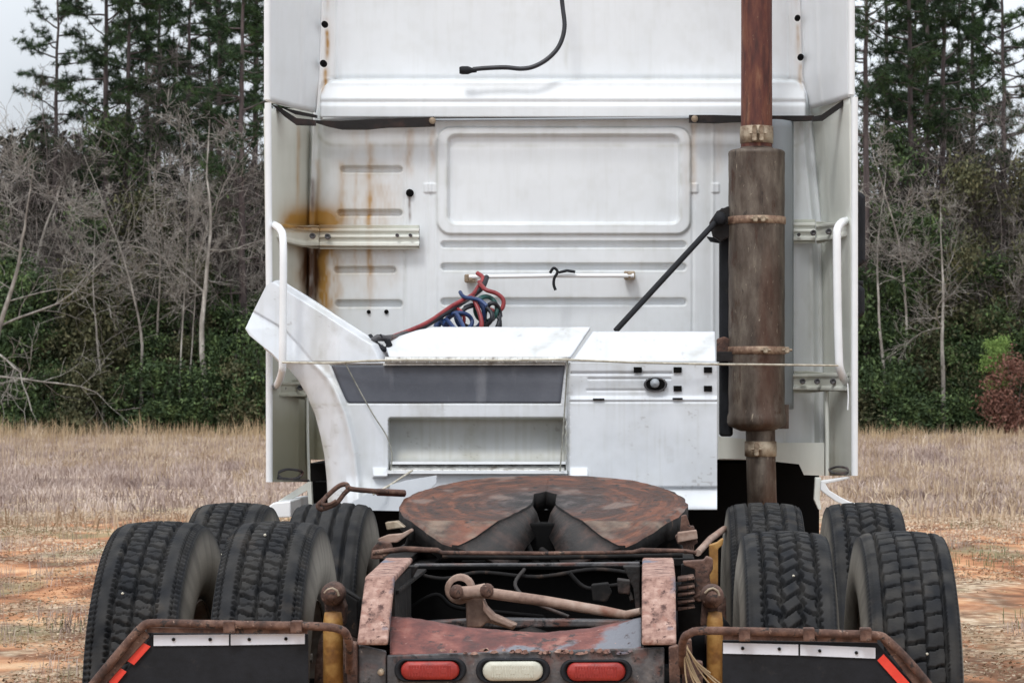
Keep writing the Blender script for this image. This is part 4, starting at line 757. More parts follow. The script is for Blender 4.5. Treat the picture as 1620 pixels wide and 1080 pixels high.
def noise3(scale, det, src=None, dist=0):
    n = N.new('ShaderNodeTexNoise'); n.inputs['Scale'].default_value = scale; n.inputs['Detail'].default_value = det; n.inputs['Distortion'].default_value = dist; L.new(src or co.outputs['Object'], n.inputs[0]); return n.outputs[0]
dn = mth('MULTIPLY', noise3(3, 3), .12); rad = mth('ADD', ln.outputs['Value'], dn)
cb_ = N.new('ShaderNodeCombineXYZ'); L.new(mth('MULTIPLY', rad, 30.), cb_.inputs[0]); L.new(mth('MULTIPLY', noise3(3, 2), 5.), cb_.inputs[1])
rings = noise3(1.6, 7, cb_.outputs[0])
blot = noise3(5.5, 12, None, 1.4)
c = ramp(blot, [(.3, S(50, 33, 27)), (.46, S(82, 49, 36)), (.58, S(104, 61, 42)), (.68, S(86, 57, 45)), (.8, S(108, 80, 66))])
c = mixn(mth('MULTIPLY', rng(rings, .5, .58), .6), c, S(54, 38, 34)); c = mixn(mth('MULTIPLY', rng(rings, .44, .38), .45), c, S(128, 78, 56))
grey = ramp(noise3(18, 10), [(.36, S(26, 24, 26)), (.5, S(46, 42, 43)), (.66, S(86, 78, 77))])
c = mixn(mth('MULTIPLY', rng(rad, .36, .14), rng(noise3(4, 6), .25, .45, .75, 1.)), c, grey)
c = mixn(rng(noise3(34, 8), .58, .66), c, S(34, 27, 26))
c = mixn(mth('MULTIPLY', rng(noise3(6, 8), .56, .66), .6), c, S(128, 112, 104))
gp = N.new('ShaderNodeNewGeometry'); sp_ = N.new('ShaderNodeSeparateXYZ'); L.new(gp.outputs['Position'], sp_.inputs[0])
ry = rng(sp_.outputs['Y'], 8.035, 8.025)
c = mixn(mth('MULTIPLY', mth('MULTIPLY', ry, .8), rng(noise3(9, 7), .4, .6)), c, ramp(noise3(16, 8), [(.38, S(64, 52, 46)), (.6, S(128, 112, 98))]))
c = mixn(mth('MULTIPLY', mth('MULTIPLY', ry, .6), rng(noise3(5, 5), .5, .64)), c, S(136, 80, 60))
L.new(c, b.inputs['Base Color']); b.inputs['Roughness'].default_value = .55; b.inputs['Metallic'].default_value = .15
bp = N.new('ShaderNodeBump'); bp.inputs['Distance'].default_value = .004; L.new(mth('ADD', rings, noise3(60, 5)), bp.inputs['Height']); L.new(bp.outputs[0], b.inputs['Normal'])
fwp = link('fifth_wheel', me, [m, M['dark']], T, (TX, 8.3, 1.05)); s_ = fwp.modifiers.new('s', 'SOLIDIFY'); s_.thickness = .06; s_.offset = -1; s_.material_offset_rim = 1
for side in (-1, 1):                                        # sloping flanks of the throat
    vs_ = []; vv = np.linspace(-.42, .0, 22)
    for v_ in vv:
        a_ = iw(v_); z_ = float(plate_z(v_)); vs_ += [(TX + side * (a_ + .004), 8.3 + v_, z_ - .012), (TX + side * a_ * .72, 8.3 + v_, z_ - .035), (TX + side * a_ * .35, 8.3 + v_ + .01, z_ - .085)]
    fs = [(3 * k + q, 3 * k + q + 1, 3 * k + q + 4, 3 * k + q + 3) for k in range(21) for q in (0, 1)]; mb = MB(); mb.add(vs_, fs, True); o = mb.build('throat_flank', M['greasegrey'] if 0 else M['rustdark'], fwp); q = o.modifiers.new('s', 'SOLIDIFY'); q.thickness = .012; q.offset = 0
mb = MB(); mb.box(TX - .2, TX + .2, 8.2, 8.66, .90, .965); mb.build('lock_housing', M['deep'], fwp, bevel=.01)
mb = MB(); mb.prism([(TX - .04, .985), (TX + .04, .985), (TX + .13, .88), (TX - .13, .88)], 8.2, 8.42); mb.build('jaw', M['deep'], fwp, bevel=.01)
mb = MB(); mb.prism([(TX - .19, .80), (TX + .19, .80), (TX + .15, .92), (TX + .06, .99), (TX - .06, .99), (TX - .15, .92)], 8.18, 8.24); mb.build('throat_plate', M['deep'], fwp, bevel=.008)
for k in range(5):
    mb = MB(); a_ = TX - .12 + k * .06; mb.tube([(a_, 8.12, .93 + .03 * math.sin(k * 2)), (a_ + .03, 8.08, .89), (a_ + .05, 8.1, .86)], .012, 7); mb.build('lock_linkage', M['dark'], fwp)
for sx in (-1, 1):
    mb = MB(); mb.prism([(TX + sx * .33, .80), (TX + sx * .47, .80), (TX + sx * .455, .9), (TX + sx * .42, 1.0), (TX + sx * .37, 1.0)], 8.2, 8.38); mb.build('pivot_bracket', M['dark'], T, bevel=.008)
    mb = MB(); mb.box(TX + sx * .44 - .045, TX + sx * .44 + .045, 7.78, 8.75, .880, .902); mb.build('slide_rail', M['dark'], T, bevel=.003)
# bracket stacks each side of the fifth wheel
poly('slide_bracket', [(1068, 848), (1076, 842), (1078, 816), (1086, 814), (1092, 832), (1098, 832), (1104, 858), (1098, 862), (1098, 874), (1082, 876), (1080, 862), (1072, 860)], 7.75, 7.8, M['rust'], .003)
poly('slide_bracket', [(1072, 842), (1102, 838), (1104, 852), (1072, 858)], 7.7, 7.74, M['torque'], .003)
poly('slide_bracket', [(597, 852), (612, 846), (634, 844), (650, 836), (653, 840), (628, 858), (600, 858)], 7.75, 7.8, M['torque'], .003)
poly('slide_bracket', [(588, 868), (598, 856), (616, 858), (620, 872), (604, 884), (586, 884)], 7.7, 7.76, M['rust'], .004)
poly('slide_bracket', [(609, 826), (628, 824), (640, 834), (612, 838)], 7.9, 7.96, M['clamp'], .003)
mb = MB(); mb.tube([P(590, 874, 7.62), P(640, 868, 7.62), P(692, 870, 7.62), P(700, 874, 7.62), P(860, 875, 7.62), P(1000, 873, 7.62), P(1015, 870, 7.62), P(1085, 871, 7.62), P(1102, 874, 7.62)], [.008, .009, .008, .007, .006, .006, .008, .006, .006], 8); mb.build('release_bar', M['rust'], T)
mb = MB(); mb.tube([P(700, 880, 7.66), P(850, 882, 7.66), P(1080, 878, 7.66)], .007, 8); mb.build('release_bar', M['dark'], T)
# release handle loop on the left
mb = MB(); mb.tube(smooth_path([P(640, 779, 8.4), P(600, 777, 8.35), P(556, 773, 8.3), P(548, 766, 8.3), P(537, 768, 8.3), P(522, 780, 8.3), P(510, 792, 8.3), P(503, 799, 8.3), P(508, 805, 8.3), P(524, 800, 8.3), P(534, 794, 8.3), P(545, 780, 8.3), P(553, 773, 8.3)], 5), .0085, 8); mb.tube(smooth_path([P(516, 786, 8.29), P(510, 797, 8.28), P(522, 797, 8.28), P(532, 791, 8.28)], 4), .006, 7); rh = mb.build('release_handle', M['rust'], T)
mb = MB(); mb.tube([P(597, 778, 8.36), P(640, 780, 8.42)], .012, 8); mb.build('handle_sleeve', M['redpaint'], rh)
poly('deck_plate', [(590, 775), (640, 760), (690, 752), (690, 764), (640, 808), (536, 806)], 9.2, 9.24, M['fair'])
for pts, r_, mt in (([(640, 902, 7.6), (700, 915, 7.6), (760, 905, 7.62), (850, 912, 7.6), (940, 900, 7.6), (1010, 908, 7.6)], .006, 'dark'), ([(650, 960, 7.5), (690, 940, 7.5), (720, 960, 7.5), (790, 968, 7.5), (860, 975, 7.5)], .006, 'deep'), ([(900, 905, 7.55), (930, 930, 7.55), (985, 925, 7.5), (1000, 950, 7.45)], .006, 'dark'), ([(830, 900, 7.6), (815, 925, 7.55), (840, 950, 7.5), (900, 975, 7.45)], .006, 'rustdark')):
    mb = MB(); mb.tube(smooth_path([P(*p) for p in pts]), r_, 8); mb.build('air_pipe', M[mt], T)
poly('valve_block', [(935, 925), (962, 922), (968, 938), (960, 952), (938, 950)], 7.5, 7.56, M['dark'], .004); poly('valve_block', [(976, 915), (998, 918), (996, 940), (978, 938)], 7.45, 7.5, M['rustdark'], .004)
poly('gusset', [(632, 895), (662, 895), (640, 935), (634, 970), (628, 970)], 7.3, 7.34, M['rustdark'], .003); poly('gusset', [(1012, 895), (985, 895), (1002, 930), (1006, 965), (1013, 965)], 7.3, 7.34, M['rustdark'], .003)
# ---- suspension and bracket clutter right and left of the frame
poly('spring_hanger', [(1080, 888), (1114, 886), (1118, 880), (1128, 884), (1128, 900), (1122, 910), (1126, 930), (1120, 946), (1106, 952), (1098, 948), (1100, 900), (1082, 894)], 7.2, 7.26, M['rust'], .004)
poly('spring_hanger', [(1078, 892), (1104, 892), (1104, 952), (1078, 958)], 7.3, 7.34, M['dark'], .004)
for k, y in enumerate((915, 928, 938, 950, 960)):
    poly('hanger_rib', [(1072, y), (1098, y - 4 + k), (1100, y + 1), (1072, y + 6)], 7.1, 7.2, M['rust'], .003)
poly('hanger_arm', [(1072, 962), (1108, 940), (1116, 938), (1124, 952), (1128, 975), (1110, 990), (1074, 1000)], 7.3, 7.36, M['dark'], .004)
mb = MB(); mb.tube([P(1072, 962, 7.2), P(1096, 946, 7.2), P(1118, 934, 7.2)], .005, 6); mb.build('hanger_arm', M['rust'], T)
poly('frame_outrigger', [(1122, 862), (1135, 858), (1142, 852), (1145, 852), (1143, 862), (1136, 868), (1136, 975), (1124, 975)], 7.75, 7.8, M['ochre'], .003)
mb = MB(); mb.tube([P(1146, 836, 8.6), P(1124, 852, 8.2), P(1104, 874, 7.9)], .011, 8); mb.build('air_pipe', M['torque'], T)
for x, sgn in ((1127, 1), (525, -1)):
    mb = MB(); mb.lathe(P(x, 944 if sgn > 0 else 940, 6.98), [(0, -.03), (.015, -.03), (.019, -.02), (.03, -.01), (.033, .02), (.033, .06)], 18, 'Y'); sh = mb.build('shock_mount', M['rust'], T)
    mb = MB(); mb.tube([P(x - 12, 938, 6.96), P(x - 6, 932, 6.96), P(x + 1, 930, 6.96), P(x + 8, 934, 6.96), P(x + 11, 942, 6.96)], .004, 6); mb.build('mount_washer', M['clamp'], sh)
    mb = MB(); a_, b2 = (511, 543) if sgn < 0 else (1118, 1144); D = 7.0
    mb.lathe((X((a_ + b2) / 2, D), D, 0), [(.0, Z(966, D)), (X(b2, D) - X(a_, D)) and ((X(b2, D) - X(a_, D)) * .42, Z(968, D)), ((X(b2, D) - X(a_, D)) * .5, Z(985, D)), ((X(b2, D) - X(a_, D)) * .5, .42), (0, .42)], 24); mb.build('shock_absorber', M['ochre'], T)
poly('shock_bracket', [(512, 945), (538, 940), (546, 960), (544, 990), (516, 990)], 7.03, 7.1, M['rust'], .004)
poly('shock_bracket', [(1112, 950), (1136, 946), (1138, 985), (1108, 990)], 7.03, 7.1, M['rust'], .004)
poly('hanger_arm', [(536, 930), (566, 950), (566, 1010), (538, 1000)], 7.2, 7.3, M['dark'], .004)
mb = MB(); mb.tube([P(528, 928, 7.1), P(548, 936, 7.1), P(568, 948, 7.1)], .004, 6); mb.build('air_pipe', M['dark'], T)
poly('outer_bracket', [(1058, 1024), (1072, 1020), (1076, 1030), (1076, 1120), (1060, 1120)], 6.56, 6.6, M['rust'], .003)
poly('outer_bracket', [(1078, 1012), (1094, 1012), (1096, 1045), (1112, 1048), (1112, 1120), (1080, 1120)], 6.64, 6.7, M['rust'], .003)
poly('outer_bracket', [(548, 1015), (564, 1018), (564, 1120), (550, 1120)], 6.6, 6.66, M['rust'], .003)
# axles, airbags, hubs
for D in (7.4, 8.7):
    mb = MB(); mb.tube([(TX - .9, D, .51), (TX - .22, D, .51), (TX - .16, D, .53), (TX, D, .54), (TX + .16, D, .53), (TX + .22, D, .51), (TX + .9, D, .51)], [.065, .07, .14, .19, .14, .07, .065], 20); mb.build('axle', M['dark'], T)
    for sx in (-1, 1):
        mb = MB(); mb.lathe((TX + sx * .47, D + .22, .5), [(.0, .0), (.08, 0), (.12, .05), (.125, .1), (.11, .13), (.125, .16), (.12, .21), (.09, .25), (0, .25)], 24); mb.build('air_spring', M['black'], T)
        mb = MB(); mb.lathe((TX + sx * .56, D, .51), [(.17, -.05), (.2, -.05), (.205, .0), (.2, .05), (0, .05)], 30, 'X'); mb.build('brake_drum', M['rust'], T)
# ---- wheels
RT, NA = .518, 760
def pattern(kind, w, s):
    """1 = groove, 0 = rubber; w across the tread, s along it, in mm"""
    def ln_(x, hw): return 1 - ss(hw * .8, hw * 1.35, np.abs(x))
    def per(x, p, hw): q = (x / p - np.round(x / p)) * p; return ln_(q, hw)
    g = np.zeros_like(w); p = 2 * np.pi * RT * 1000 / 60
    if kind == 'block':
        for x in (-56, 0, 56): g = np.maximum(g, ln_(w - x - 1.8 * np.sin(s / p * 2 * np.pi), 4.5))
        mid = np.abs(w) < 56; off = np.where(w > 0, p * .35, 0); g = np.maximum(g, mid * per(s + off + 6 * np.sin(w / 28 * np.pi), p, 4.6))
        g = np.maximum(g, (np.abs(w) < 56) * .5 * per(s + off + p / 2 + 3 * np.sin(w / 14 * np.pi), p, 1.4))
        g = np.maximum(g, ((np.abs(w) > 56) & (np.abs(w) < 68)) * .9 * per(s, p / 3, 4)); g = np.maximum(g, .5 * ln_(np.abs(w) - 104, 2.) + .4 * (np.abs(w) > 100) * per(s, p / 3, 3))
    elif kind == 'lug':
        z_ = 7 * (np.abs(((s / p) % 1) - .5) * 4 - 1)
        for x, k in ((-28, 1), (28, -1)): g = np.maximum(g, ln_(w - x - k * z_, 5))
        for x in (-74, 74): g = np.maximum(g, ln_(w - x - .6 * z_ * np.sign(x), 4.5))
        g = np.maximum(g, (np.abs(w) < 30) * per(s + w * .85, p, 5.5)); g = np.maximum(g, ((w > 24) & (w < 78)) * per(s - w * .3 + p * .3 + 5 * np.sin(w / 12.), p, 5)); g = np.maximum(g, ((w < -24) & (w > -78)) * per(s - w * .3 + p * .6 + 4 * np.sin(w / 12.), p, 5))
        g = np.maximum(g, ((np.abs(w) > 74) & (np.abs(w) < 86)) * .9 * per(s, p / 2, 4))
    elif kind == 'brick':
        for x, hw in ((-82, 4), (-28, 2.6), (28, 2.6), (82, 4.6)): g = np.maximum(g, ln_(w - x - 1.2 * np.sin(s / p * 6.28), hw))
        for (a, b_), o_ in (((-82, -28), 0), ((-28, 28), .45), ((28, 82), .15)): g = np.maximum(g, ((w > a) & (w < b_)) * per(s + o_ * p + 3.5 * np.tanh((w - (a + b_) / 2) / 6.), p * 1.15 if 0 else p, 2.8 if o_ != .45 else 4.2))
        g = np.maximum(g, ((np.abs(w) > 82) & (np.abs(w) < 91)) * .8 * per(s, p / 4, 3))
    else:
        for x in (-74, -26, 26, 74): g = np.maximum(g, ln_(w - x, 5.5))
        g = np.maximum(g, ((np.abs(np.abs(w) - 26) < 9) | (np.abs(np.abs(w) - 74) < 9)) * .35 * per(s, p / 6, 1.2))
    return g
def tyre_mesh(kind, seed, flip=1):
    wt = np.linspace(-118, 118, 71) / 1000; th = np.arange(NA) / NA * 2 * np.pi; s = th * RT * 1000
    side = [(.121, RT - .016, .0), (.126, RT - .026, .1), (.1285, RT - .042, .35), (.131, RT - .06, .6), (.1365, RT - .09, .8), (.1395, RT - .12, 1.), (.139, RT - .15, 1.), (.133, RT - .18, 1.), (.122, RT - .205, .9), (.112, RT - .22, .4), (.103, RT - .229, .3)]
    cols, rr, du = [], [], []
    for w_, r_, d_ in side[::-1]: cols.append(np.full(NA, -w_)); rr.append(np.full(NA, r_)); du.append(np.full(NA, d_))
    rN = np.random.RandomState(seed)
    for w_ in wt:
        g = pattern(kind, np.full(NA, w_ * 1000 * flip), s); base = RT - .9 * w_ ** 2 * .9 - .006 * ss(.105, .118, np.array(abs(w_)))
        cols.append(np.full(NA, w_)); rr.append(base - .022 * g + .0008 * (vnoise(s / 9, s * 0 + w_ * 90, seed) - .5)); du.append(.10 * vnoise(s / 40, s * 0 + w_ * 30, seed + 1) + .10 * g * 0)
    for w_, r_, d_ in side: cols.append(np.full(NA, w_)); rr.append(np.full(NA, r_)); du.append(np.full(NA, d_))
    Wx, RR, DU = np.stack(cols, 1), np.stack(rr, 1), np.stack(du, 1); nc = Wx.shape[1]; TH = th[:, None]
    jag = (np.abs(Wx) > .119) * (np.abs(Wx) < .1275) * .003 * (np.sin(TH * 180) > 0); RR = RR - jag
    DU = DU * (.75 + .5 * vnoise(TH * 20 + 0 * Wx, Wx * 60 + 50, seed + 3))
    V = np.stack([Wx, RR * np.cos(TH), RR * np.sin(TH)], -1).reshape(-1, 3); a = np.arange(NA)[:, None] * nc; b_ = ((np.arange(NA) + 1) % NA)[:, None] * nc; k = np.arange(nc - 1)[None]
    Fc = np.stack([a + k, b_ + k, b_ + k + 1, a + k + 1], -1).reshape(-1, 4); me = mesh_np('tyre_' + kind, V, Fc[:, ::-1])
    at = me.color_attributes.new('dust', 'FLOAT_COLOR', 'POINT'); q = np.clip(DU, 0, 1).reshape(-1); at.data.foreach_set('color', np.stack([q, q, q, np.ones_like(q)], -1).astype('f').ravel()); me.materials.append(M['tyre']); return me
tm = {'block': tyre_mesh('block', 3), 'lug': tyre_mesh('lug', 4), 'brick': tyre_mesh('brick', 5), 'rib': tyre_mesh('rib', 6)}
wm = MB(); wm.lathe((0, 0, 0), [(.286, .112), (.292, .106), (.284, .09), (.262, .06), (.258, -.03), (.265, -.085), (.284, -.1), (.292, -.106), (.286, -.112)], 48, 'X'); wm.lathe((0, 0, 0), [(.262, .05), (.23, .03), (.2, .05), (.14, .06), (.11, .055), (.09, .055), (0, .055)], 48, 'X'); wme = me_of(wm, 'wheel_disc'); wme.materials.append(M['rim'])
hm = MB()
for k in range(10): q = k * .628; hm.lathe((.0, .168 * math.cos(q), .168 * math.sin(q)), [(.0, .085), (.014, .083), (.016, .05)], 6, 'X', False)
hme = me_of(hm, 'wheel_nuts'); hme.materials.append(M['rim'])
WH = [(-1.08, 7.4, 'block', .1, 'worn block tread tyre, outer left of the rear axle'), (-.74, 7.4, 'block', 1.3, 'worn block tread tyre, inner left of the rear axle'), (.40 + .34, 7.4 - .0, 'lug', .4, 'slanted lug tread tyre, inner right of the rear axle'), (1.08, 7.4, 'brick', 2., 'thin grooved block tyre, outer right of the rear axle'),
      (-1.08, 8.7, 'block', 2.2, None), (-.74, 8.7, 'rib', 0, 'straight ribbed tyre, inner left of the front drive axle'), (.74, 8.7, 'block', .8, None), (1.08, 8.7, 'lug', .6, None)]
for wx, wy, kd, ph, lb in WH:
    w_ = bpy.data.objects.new('wheel', wme); COL.objects.link(w_); WL[w_] = np.array((TX + wx, wy, RT)); w_.parent = T; w_.location = WL[w_] - WL[T]; w_.rotation_euler = (ph, 0, 0)
    if wx > 0 and wy < 8: w_.scale = (1, .972, .972); w_.location.z -= RT * .028
    if lb: w_['label'] = lb
    for nm, me in (('tyre', tm[kd]), ('wheel_nuts', hme)):
        o = bpy.data.objects.new(nm, me); COL.objects.link(o); o.parent = w_
        if nm == 'wheel_nuts': o['kind'] = 'stuff'
    # small pale specks set on the tread
    for k in range(1 + int(wx * 100) % 2):
        a_ = rnd.uniform(math.radians(20), math.radians(70)) + (math.pi - math.pi / 2) - ph; ww = rnd.uniform(-.07, .07); q = random.Random(int(wx * 100) + k)
        s0 = MB(); s0.lathe((0, 0, 0), [(0, -.004), (.004, -.002), (.0045, .001), (.002, .003), (0, .004)], 5); c_ = (ww, (RT + .001) * math.cos(a_ + .0), (RT + .001) * math.sin(a_ + .0)); s0.v = [(x + c_[0], y + c_[1], z + c_[2]) for x, y, z in s0.v]
        me = me_of(s0, 'pale_speck'); me.materials.append(M['rope']); o = bpy.data.objects.new('pale_speck', me); COL.objects.link(o); o.parent = w_
# ---- mud flaps and hangers
def hanger(pts, r_=.011):
    mb = MB(); mb.tube(smooth_path([P(x, y, D) for x, y, D in pts], 4), r_, 10); return mb.build('flap_hanger', M['rust'], T)
hL = hanger([(552, 1060, 6.6), (553, 1030, 6.5), (550, 1008, 6.45), (538, 995, 6.42), (500, 990, 6.42), (400, 988, 6.42), (300, 986, 6.42), (245, 985, 6.42), (225, 991, 6.42), (190, 1030, 6.42), (150, 1078, 6.42), (118, 1118, 6.42)])
hR = hanger([(1079, 1060, 6.6), (1079, 1030, 6.5), (1082, 1010, 6.45), (1092, 1001, 6.42), (1115, 997, 6.42), (1230, 999, 6.42), (1330, 1002, 6.42), (1384, 1004, 6.42), (1404, 1012, 6.42), (1440, 1048, 6.42), (1475, 1090, 6.42), (1500, 1122, 6.42)])
for x in (362, 468, 1178, 1280, 1370):
    poly('hanger_clip', [(x - 9, 982), (x + 9, 982), (x + 9, 1001), (x - 9, 1001)] if x < 800 else [(x - 9, 993), (x + 9, 993), (x + 9, 1014), (x - 9, 1014)], 6.402, 6.435, M['rust'], .003, hL if x < 800 else hR)
poly('hanger_angle', [(232, 992), (486, 996), (486, 1002), (232, 1000)], 6.425, 6.44, M['rust'], 0, hL)
poly('hanger_angle', [(212, 1000), (228, 996), (236, 1006), (160, 1090), (150, 1084)], 6.428, 6.44, M['rust'], .002, hL)
poly('hanger_angle', [(1144, 1003), (1388, 1009), (1388, 1016), (1144, 1011)], 6.425, 6.44, M['rust'], 0, hR)
poly('hanger_angle', [(1392, 1012), (1408, 1014), (1476, 1098), (1462, 1104)], 6.428, 6.44, M['rust'], .002, hR)
fL = poly('mud_flap', [(242, 1001), (487, 1002), (488, 1100), (489, 1290), (150, 1290), (150, 1120), (188, 1075)], 6.445, 6.455, M['black'], .002); fL['label'] = 'left black rubber mud flap'
fR = poly('mud_flap', [(1143, 1012), (1388, 1016), (1440, 1075), (1476, 1120), (1476, 1300), (1143, 1300)], 6.445, 6.455, M['black'], .002); fR['label'] = 'right black rubber mud flap'
def tape(pts, D, mt, fl, rv=()):
    o = poly('reflective_strip', pts, D, D + .003, mt, 0, fl)
    return o
tape([(243, 1004), (362, 1003), (362, 1020), (243, 1021)], 6.440, M['tape_white'], fL); tape([(365, 1003), (482, 1002), (482, 1018), (365, 1020)], 6.439, M['tape_white'], fL)
tape([(1144, 1016), (1263, 1019), (1263, 1036), (1144, 1033)], 6.440, M['tape_white'], fR); tape([(1266, 1019), (1385, 1024), (1385, 1041), (1266, 1036)], 6.439, M['tape_white'], fR)
tape([(226, 1016), (238, 1022), (212, 1051), (200, 1044)], 6.436, M['tape_red'], fL)['label'] = 'red reflective strip'; tape([(190, 1056), (200, 1062), (182, 1084), (172, 1078)], 6.436, M['tape_red'], fL)['label'] = 'red reflective strip'
tape([(1388, 1044), (1398, 1034), (1454, 1096), (1442, 1104)], 6.436, M['tape_red'], fR)['label'] = 'red reflective strip'
for x, y, f_ in ((274, 1011, fL), (332, 1011, fL), (394, 1011, fL), (452, 1010, fL), (1175, 1025, fR), (1233, 1026, fR), (1297, 1029, fR), (1355, 1032, fR)):
    mb = MB(); mb.lathe(P(x, y, 6.434), [(0, 0), (.0035, 0), (.0045, .002), (.0045, .006)], 8, 'Y'); mb.build('tape_screw', M['dark'], f_)
# ================================================================= DETACHED CHASSIS FAIRING lying across the frame
FR = empty('chassis_fairing', P(760, 806, 9.7)); tag(FR, 'detached white side fairing with steps and arch curve, tied across the frame behind the cab', 'fairing')
def fdirt(px, py):
    R = np.zeros_like(px); G = np.zeros_like(px); n = vnoise(px / 34., py / 26., 51) * .6 + vnoise(px / 9., py / 12., 52) * .4; st = vnoise(px / 4., py / 70., 53)
    e = rbox(px, py, 614, 896, 660, 748, 5); B = .10 * ss(.3, .9, n) + .10 * ss(.55, .95, st) + (e < 0) * (.34 + .3 * np.exp(-((py - 722) / 9.) ** 2) * n + .3 * np.exp(-((py - 664) / 5.) ** 2))
    B += .25 * np.exp(-(e / 5.) ** 2) * n + .3 * np.exp(-((py - 574) / 4.) ** 2) * n + .3 * np.exp(-((px - 899) / 4.) ** 2) * n + .25 * np.exp(-((py - 640) / 3.) ** 2) * n
    xl1 = np.interp(py, [573, 585, 600, 625, 655, 690, 720, 760, 806], [445, 458, 471, 485, 498, 507, 513, 517, 519]); B += .35 * np.exp(-((px - xl1 - 3) / 5.) ** 2) * n * 1.5 + .16 * np.exp(-((px - xl1 - 60) / 16.) ** 2)
    G += .25 * ss(.78, .86, vnoise(px / 5., py / 3., 55)) * ss(.55, .8, n); return R, G, B
xlA = lerp([(443, 438), (447, 428), (452, 421), (470, 412), (492, 401), (520, 388), (530, 394), (545, 412), (558, 430), (572, 443)]); xrA = lerp([(443, 442), (447, 452), (470, 487), (500, 534), (537, 592), (545, 606), (560, 614), (572, 619)])
def wing(px, py):
    xr1 = np.interp(py, [443, 447, 470, 500, 537, 545, 560, 572], [442, 452, 487, 534, 592, 606, 614, 619]); cc = np.interp(py, [443, 492, 500, 520, 545, 572], [380, 398, 412, 446, 470, 492])
    d = .10 * ss(20, 0, xr1 - px) - .05 * np.clip((cc - px) / 46, 0, 1.2) ; d += .01 * ss(cc + 6, cc, px) ; return d + .03 * (572 - py) / 130 + .26 * ss(540, 460, px)
sheet('upper_wing', 443, 571.5, 90, xlA, xrA, 130, 9.6, wing, M['fair'], FR, thick=.012, sfn=fdirt, drawD=1)
xlB = lerp([(573, 445), (585, 458), (600, 471), (625, 485), (655, 498), (690, 507), (720, 513), (760, 517), (806, 519)])
def face(px, py):
    xl1 = np.interp(py, [573, 585, 600, 625, 655, 690, 720, 760, 806], [445, 458, 471, 485, 498, 507, 513, 517, 519]); t_ = px - xl1; d = .07 * np.clip((46 - t_) / 46, 0, 1) ** 1.6 - .02 * np.exp(-((t_ - 48) / 6) ** 2)
    pl_ = (px - np.interp(py, [577, 637], [522, 549])); pr_ = (np.interp(py, [577, 637], [894, 887]) - px); ins = np.minimum(np.minimum(pl_, pr_), np.minimum(py - 576, 638 - py)); d += .014 * ss(-1.5, 1.5, ins)
    e = rbox(px, py, 614, 896, 660, 748, 5); d += .15 * (1 - ss(-4, 0, e)) - .07 * (1 - ss(-4, 0, e)) * ss(672, 735, py)
    d += .012 * np.exp(-((px - 898.5) / 1.3) ** 2)
    d -= .05 * ss(770, 806, py) * (px > 901) + .06 * ss(750, 806, py) * ss(640, 560, px) * (t_ > 30)
    d += .014 * ss(769, 771, py) * (px > 901)
    d -= .035 * ss(738, 753, py) * (((px > 590) & (px < 613)) | ((px > 900) & (px < 930))) * (1 - ss(753, 756, py))
    rt = (px > 902) & (px < 1120); d += rt * .006 * (np.exp(-((py - 599) / 1.5) ** 2) * (px > 930) * (px < 1062) + np.exp(-((py - 617) / 1.5) ** 2) * (px > 928) * (px < 1050)); d -= .014 * ss(626, 631, py) * (px > 901); d += .012 * np.exp(-((py - 590) / 1.6) ** 2) * (px > 903) * (px < 1064)
    d += .008 * np.exp(-((py - 635) / 1.0) ** 2) * (px > 901)
    d += .004 * (vnoise(px / 80., py / 60., 41) - .5) + .26 * ss(540, 460, px); return d
sheet('panel_face', 573, 806, 160, xlB, 1134.5, 480, 9.6, face, M['fair'], FR, thick=.01, sfn=fdirt, drawD=1)
sheet('step_panel', 578, 637, 20, lerp([(578, 524), (630, 546), (637, 552)]), lerp([(578, 893), (637, 886.5)]), 60, 9.6, lambda px, py: .004 + .26 * ss(540, 460, px), M['darkpanel'], FR, thick=.008, stain=False, drawD=1)
sheet('deck_top', 517, 564, 24, lerp([(517, 690), (522, 660), (538, 612), (545, 610), (564, 616)]), lerp([(517, 934), (564, 902)]), 80, 9.6, lambda px, py: .22 * (564 - py) / 47 + .002 * vnoise(px / 30, py / 12), M['fair'], FR, thick=.01, sfn=fdirt, drawD=1)
sheet('deck_top', 524, 571, 24, lerp([(524, 938), (571, 904)]), lerp([(524, 1131), (571, 1132)]), 60, 9.6, lambda px, py: .20 * (571 - py) / 47, M['fair'], FR, thick=.01, sfn=fdirt, drawD=1)
def tread(x0, x1, y0, y1, dep0, dep1):
    def dp(px, py):
        v = (py - y0) / (y1 - y0); k = .0045 * (np.sin(px / 3.1) * np.sin((py - y0) / 2.2 + 1) > .2); return dep0 + (dep1 - dep0) * v - k
    sheet('tread_plate', y0, y1, 16, x0, x1, 360, 9.6, dp, M['alu'], FR, thick=.01, stain=False)
tread(610, 897, 564.5, 571, -.01, -.03); tread(618, 893, 734, 743, .05, -.01)
poly('tread_edge', [(606, 574), (894, 574), (894, 577.5), (606, 578)], 9.585, 9.6, M['alu'], 0, FR)
poly('tread_edge', [(618, 730), (895, 730), (895, 734), (618, 734)], 9.60, 9.66, M['white'], 0, FR); poly('tread_edge', [(612, 744), (897, 744), (897, 749), (612, 749)], 9.57, 9.6, M['white'], 0, FR)
for x, y in ((1009, 585), (1072, 585), (1120, 585), (1072, 614.5), (1120, 614.5)):  # solid black plugs, the darkness of open holes put into their colour
    poly('hole_dark_plug', [(x - 6.5, y - 4.5), (x + 6.5, y - 4.5), (x + 6.5, y + 4.5), (x - 6.5, y + 4.5)], 9.592, 9.597, M['deep'], 0, FR)
poly('hole_dark_plug', [(1064, 629), (1080, 629), (1080, 632), (1064, 632)], 9.577, 9.583, M['deep'], 0, FR); poly('hole_dark_plug', [(938, 630), (956, 630), (956, 633), (938, 633)], 9.577, 9.583, M['deep'], 0, FR)
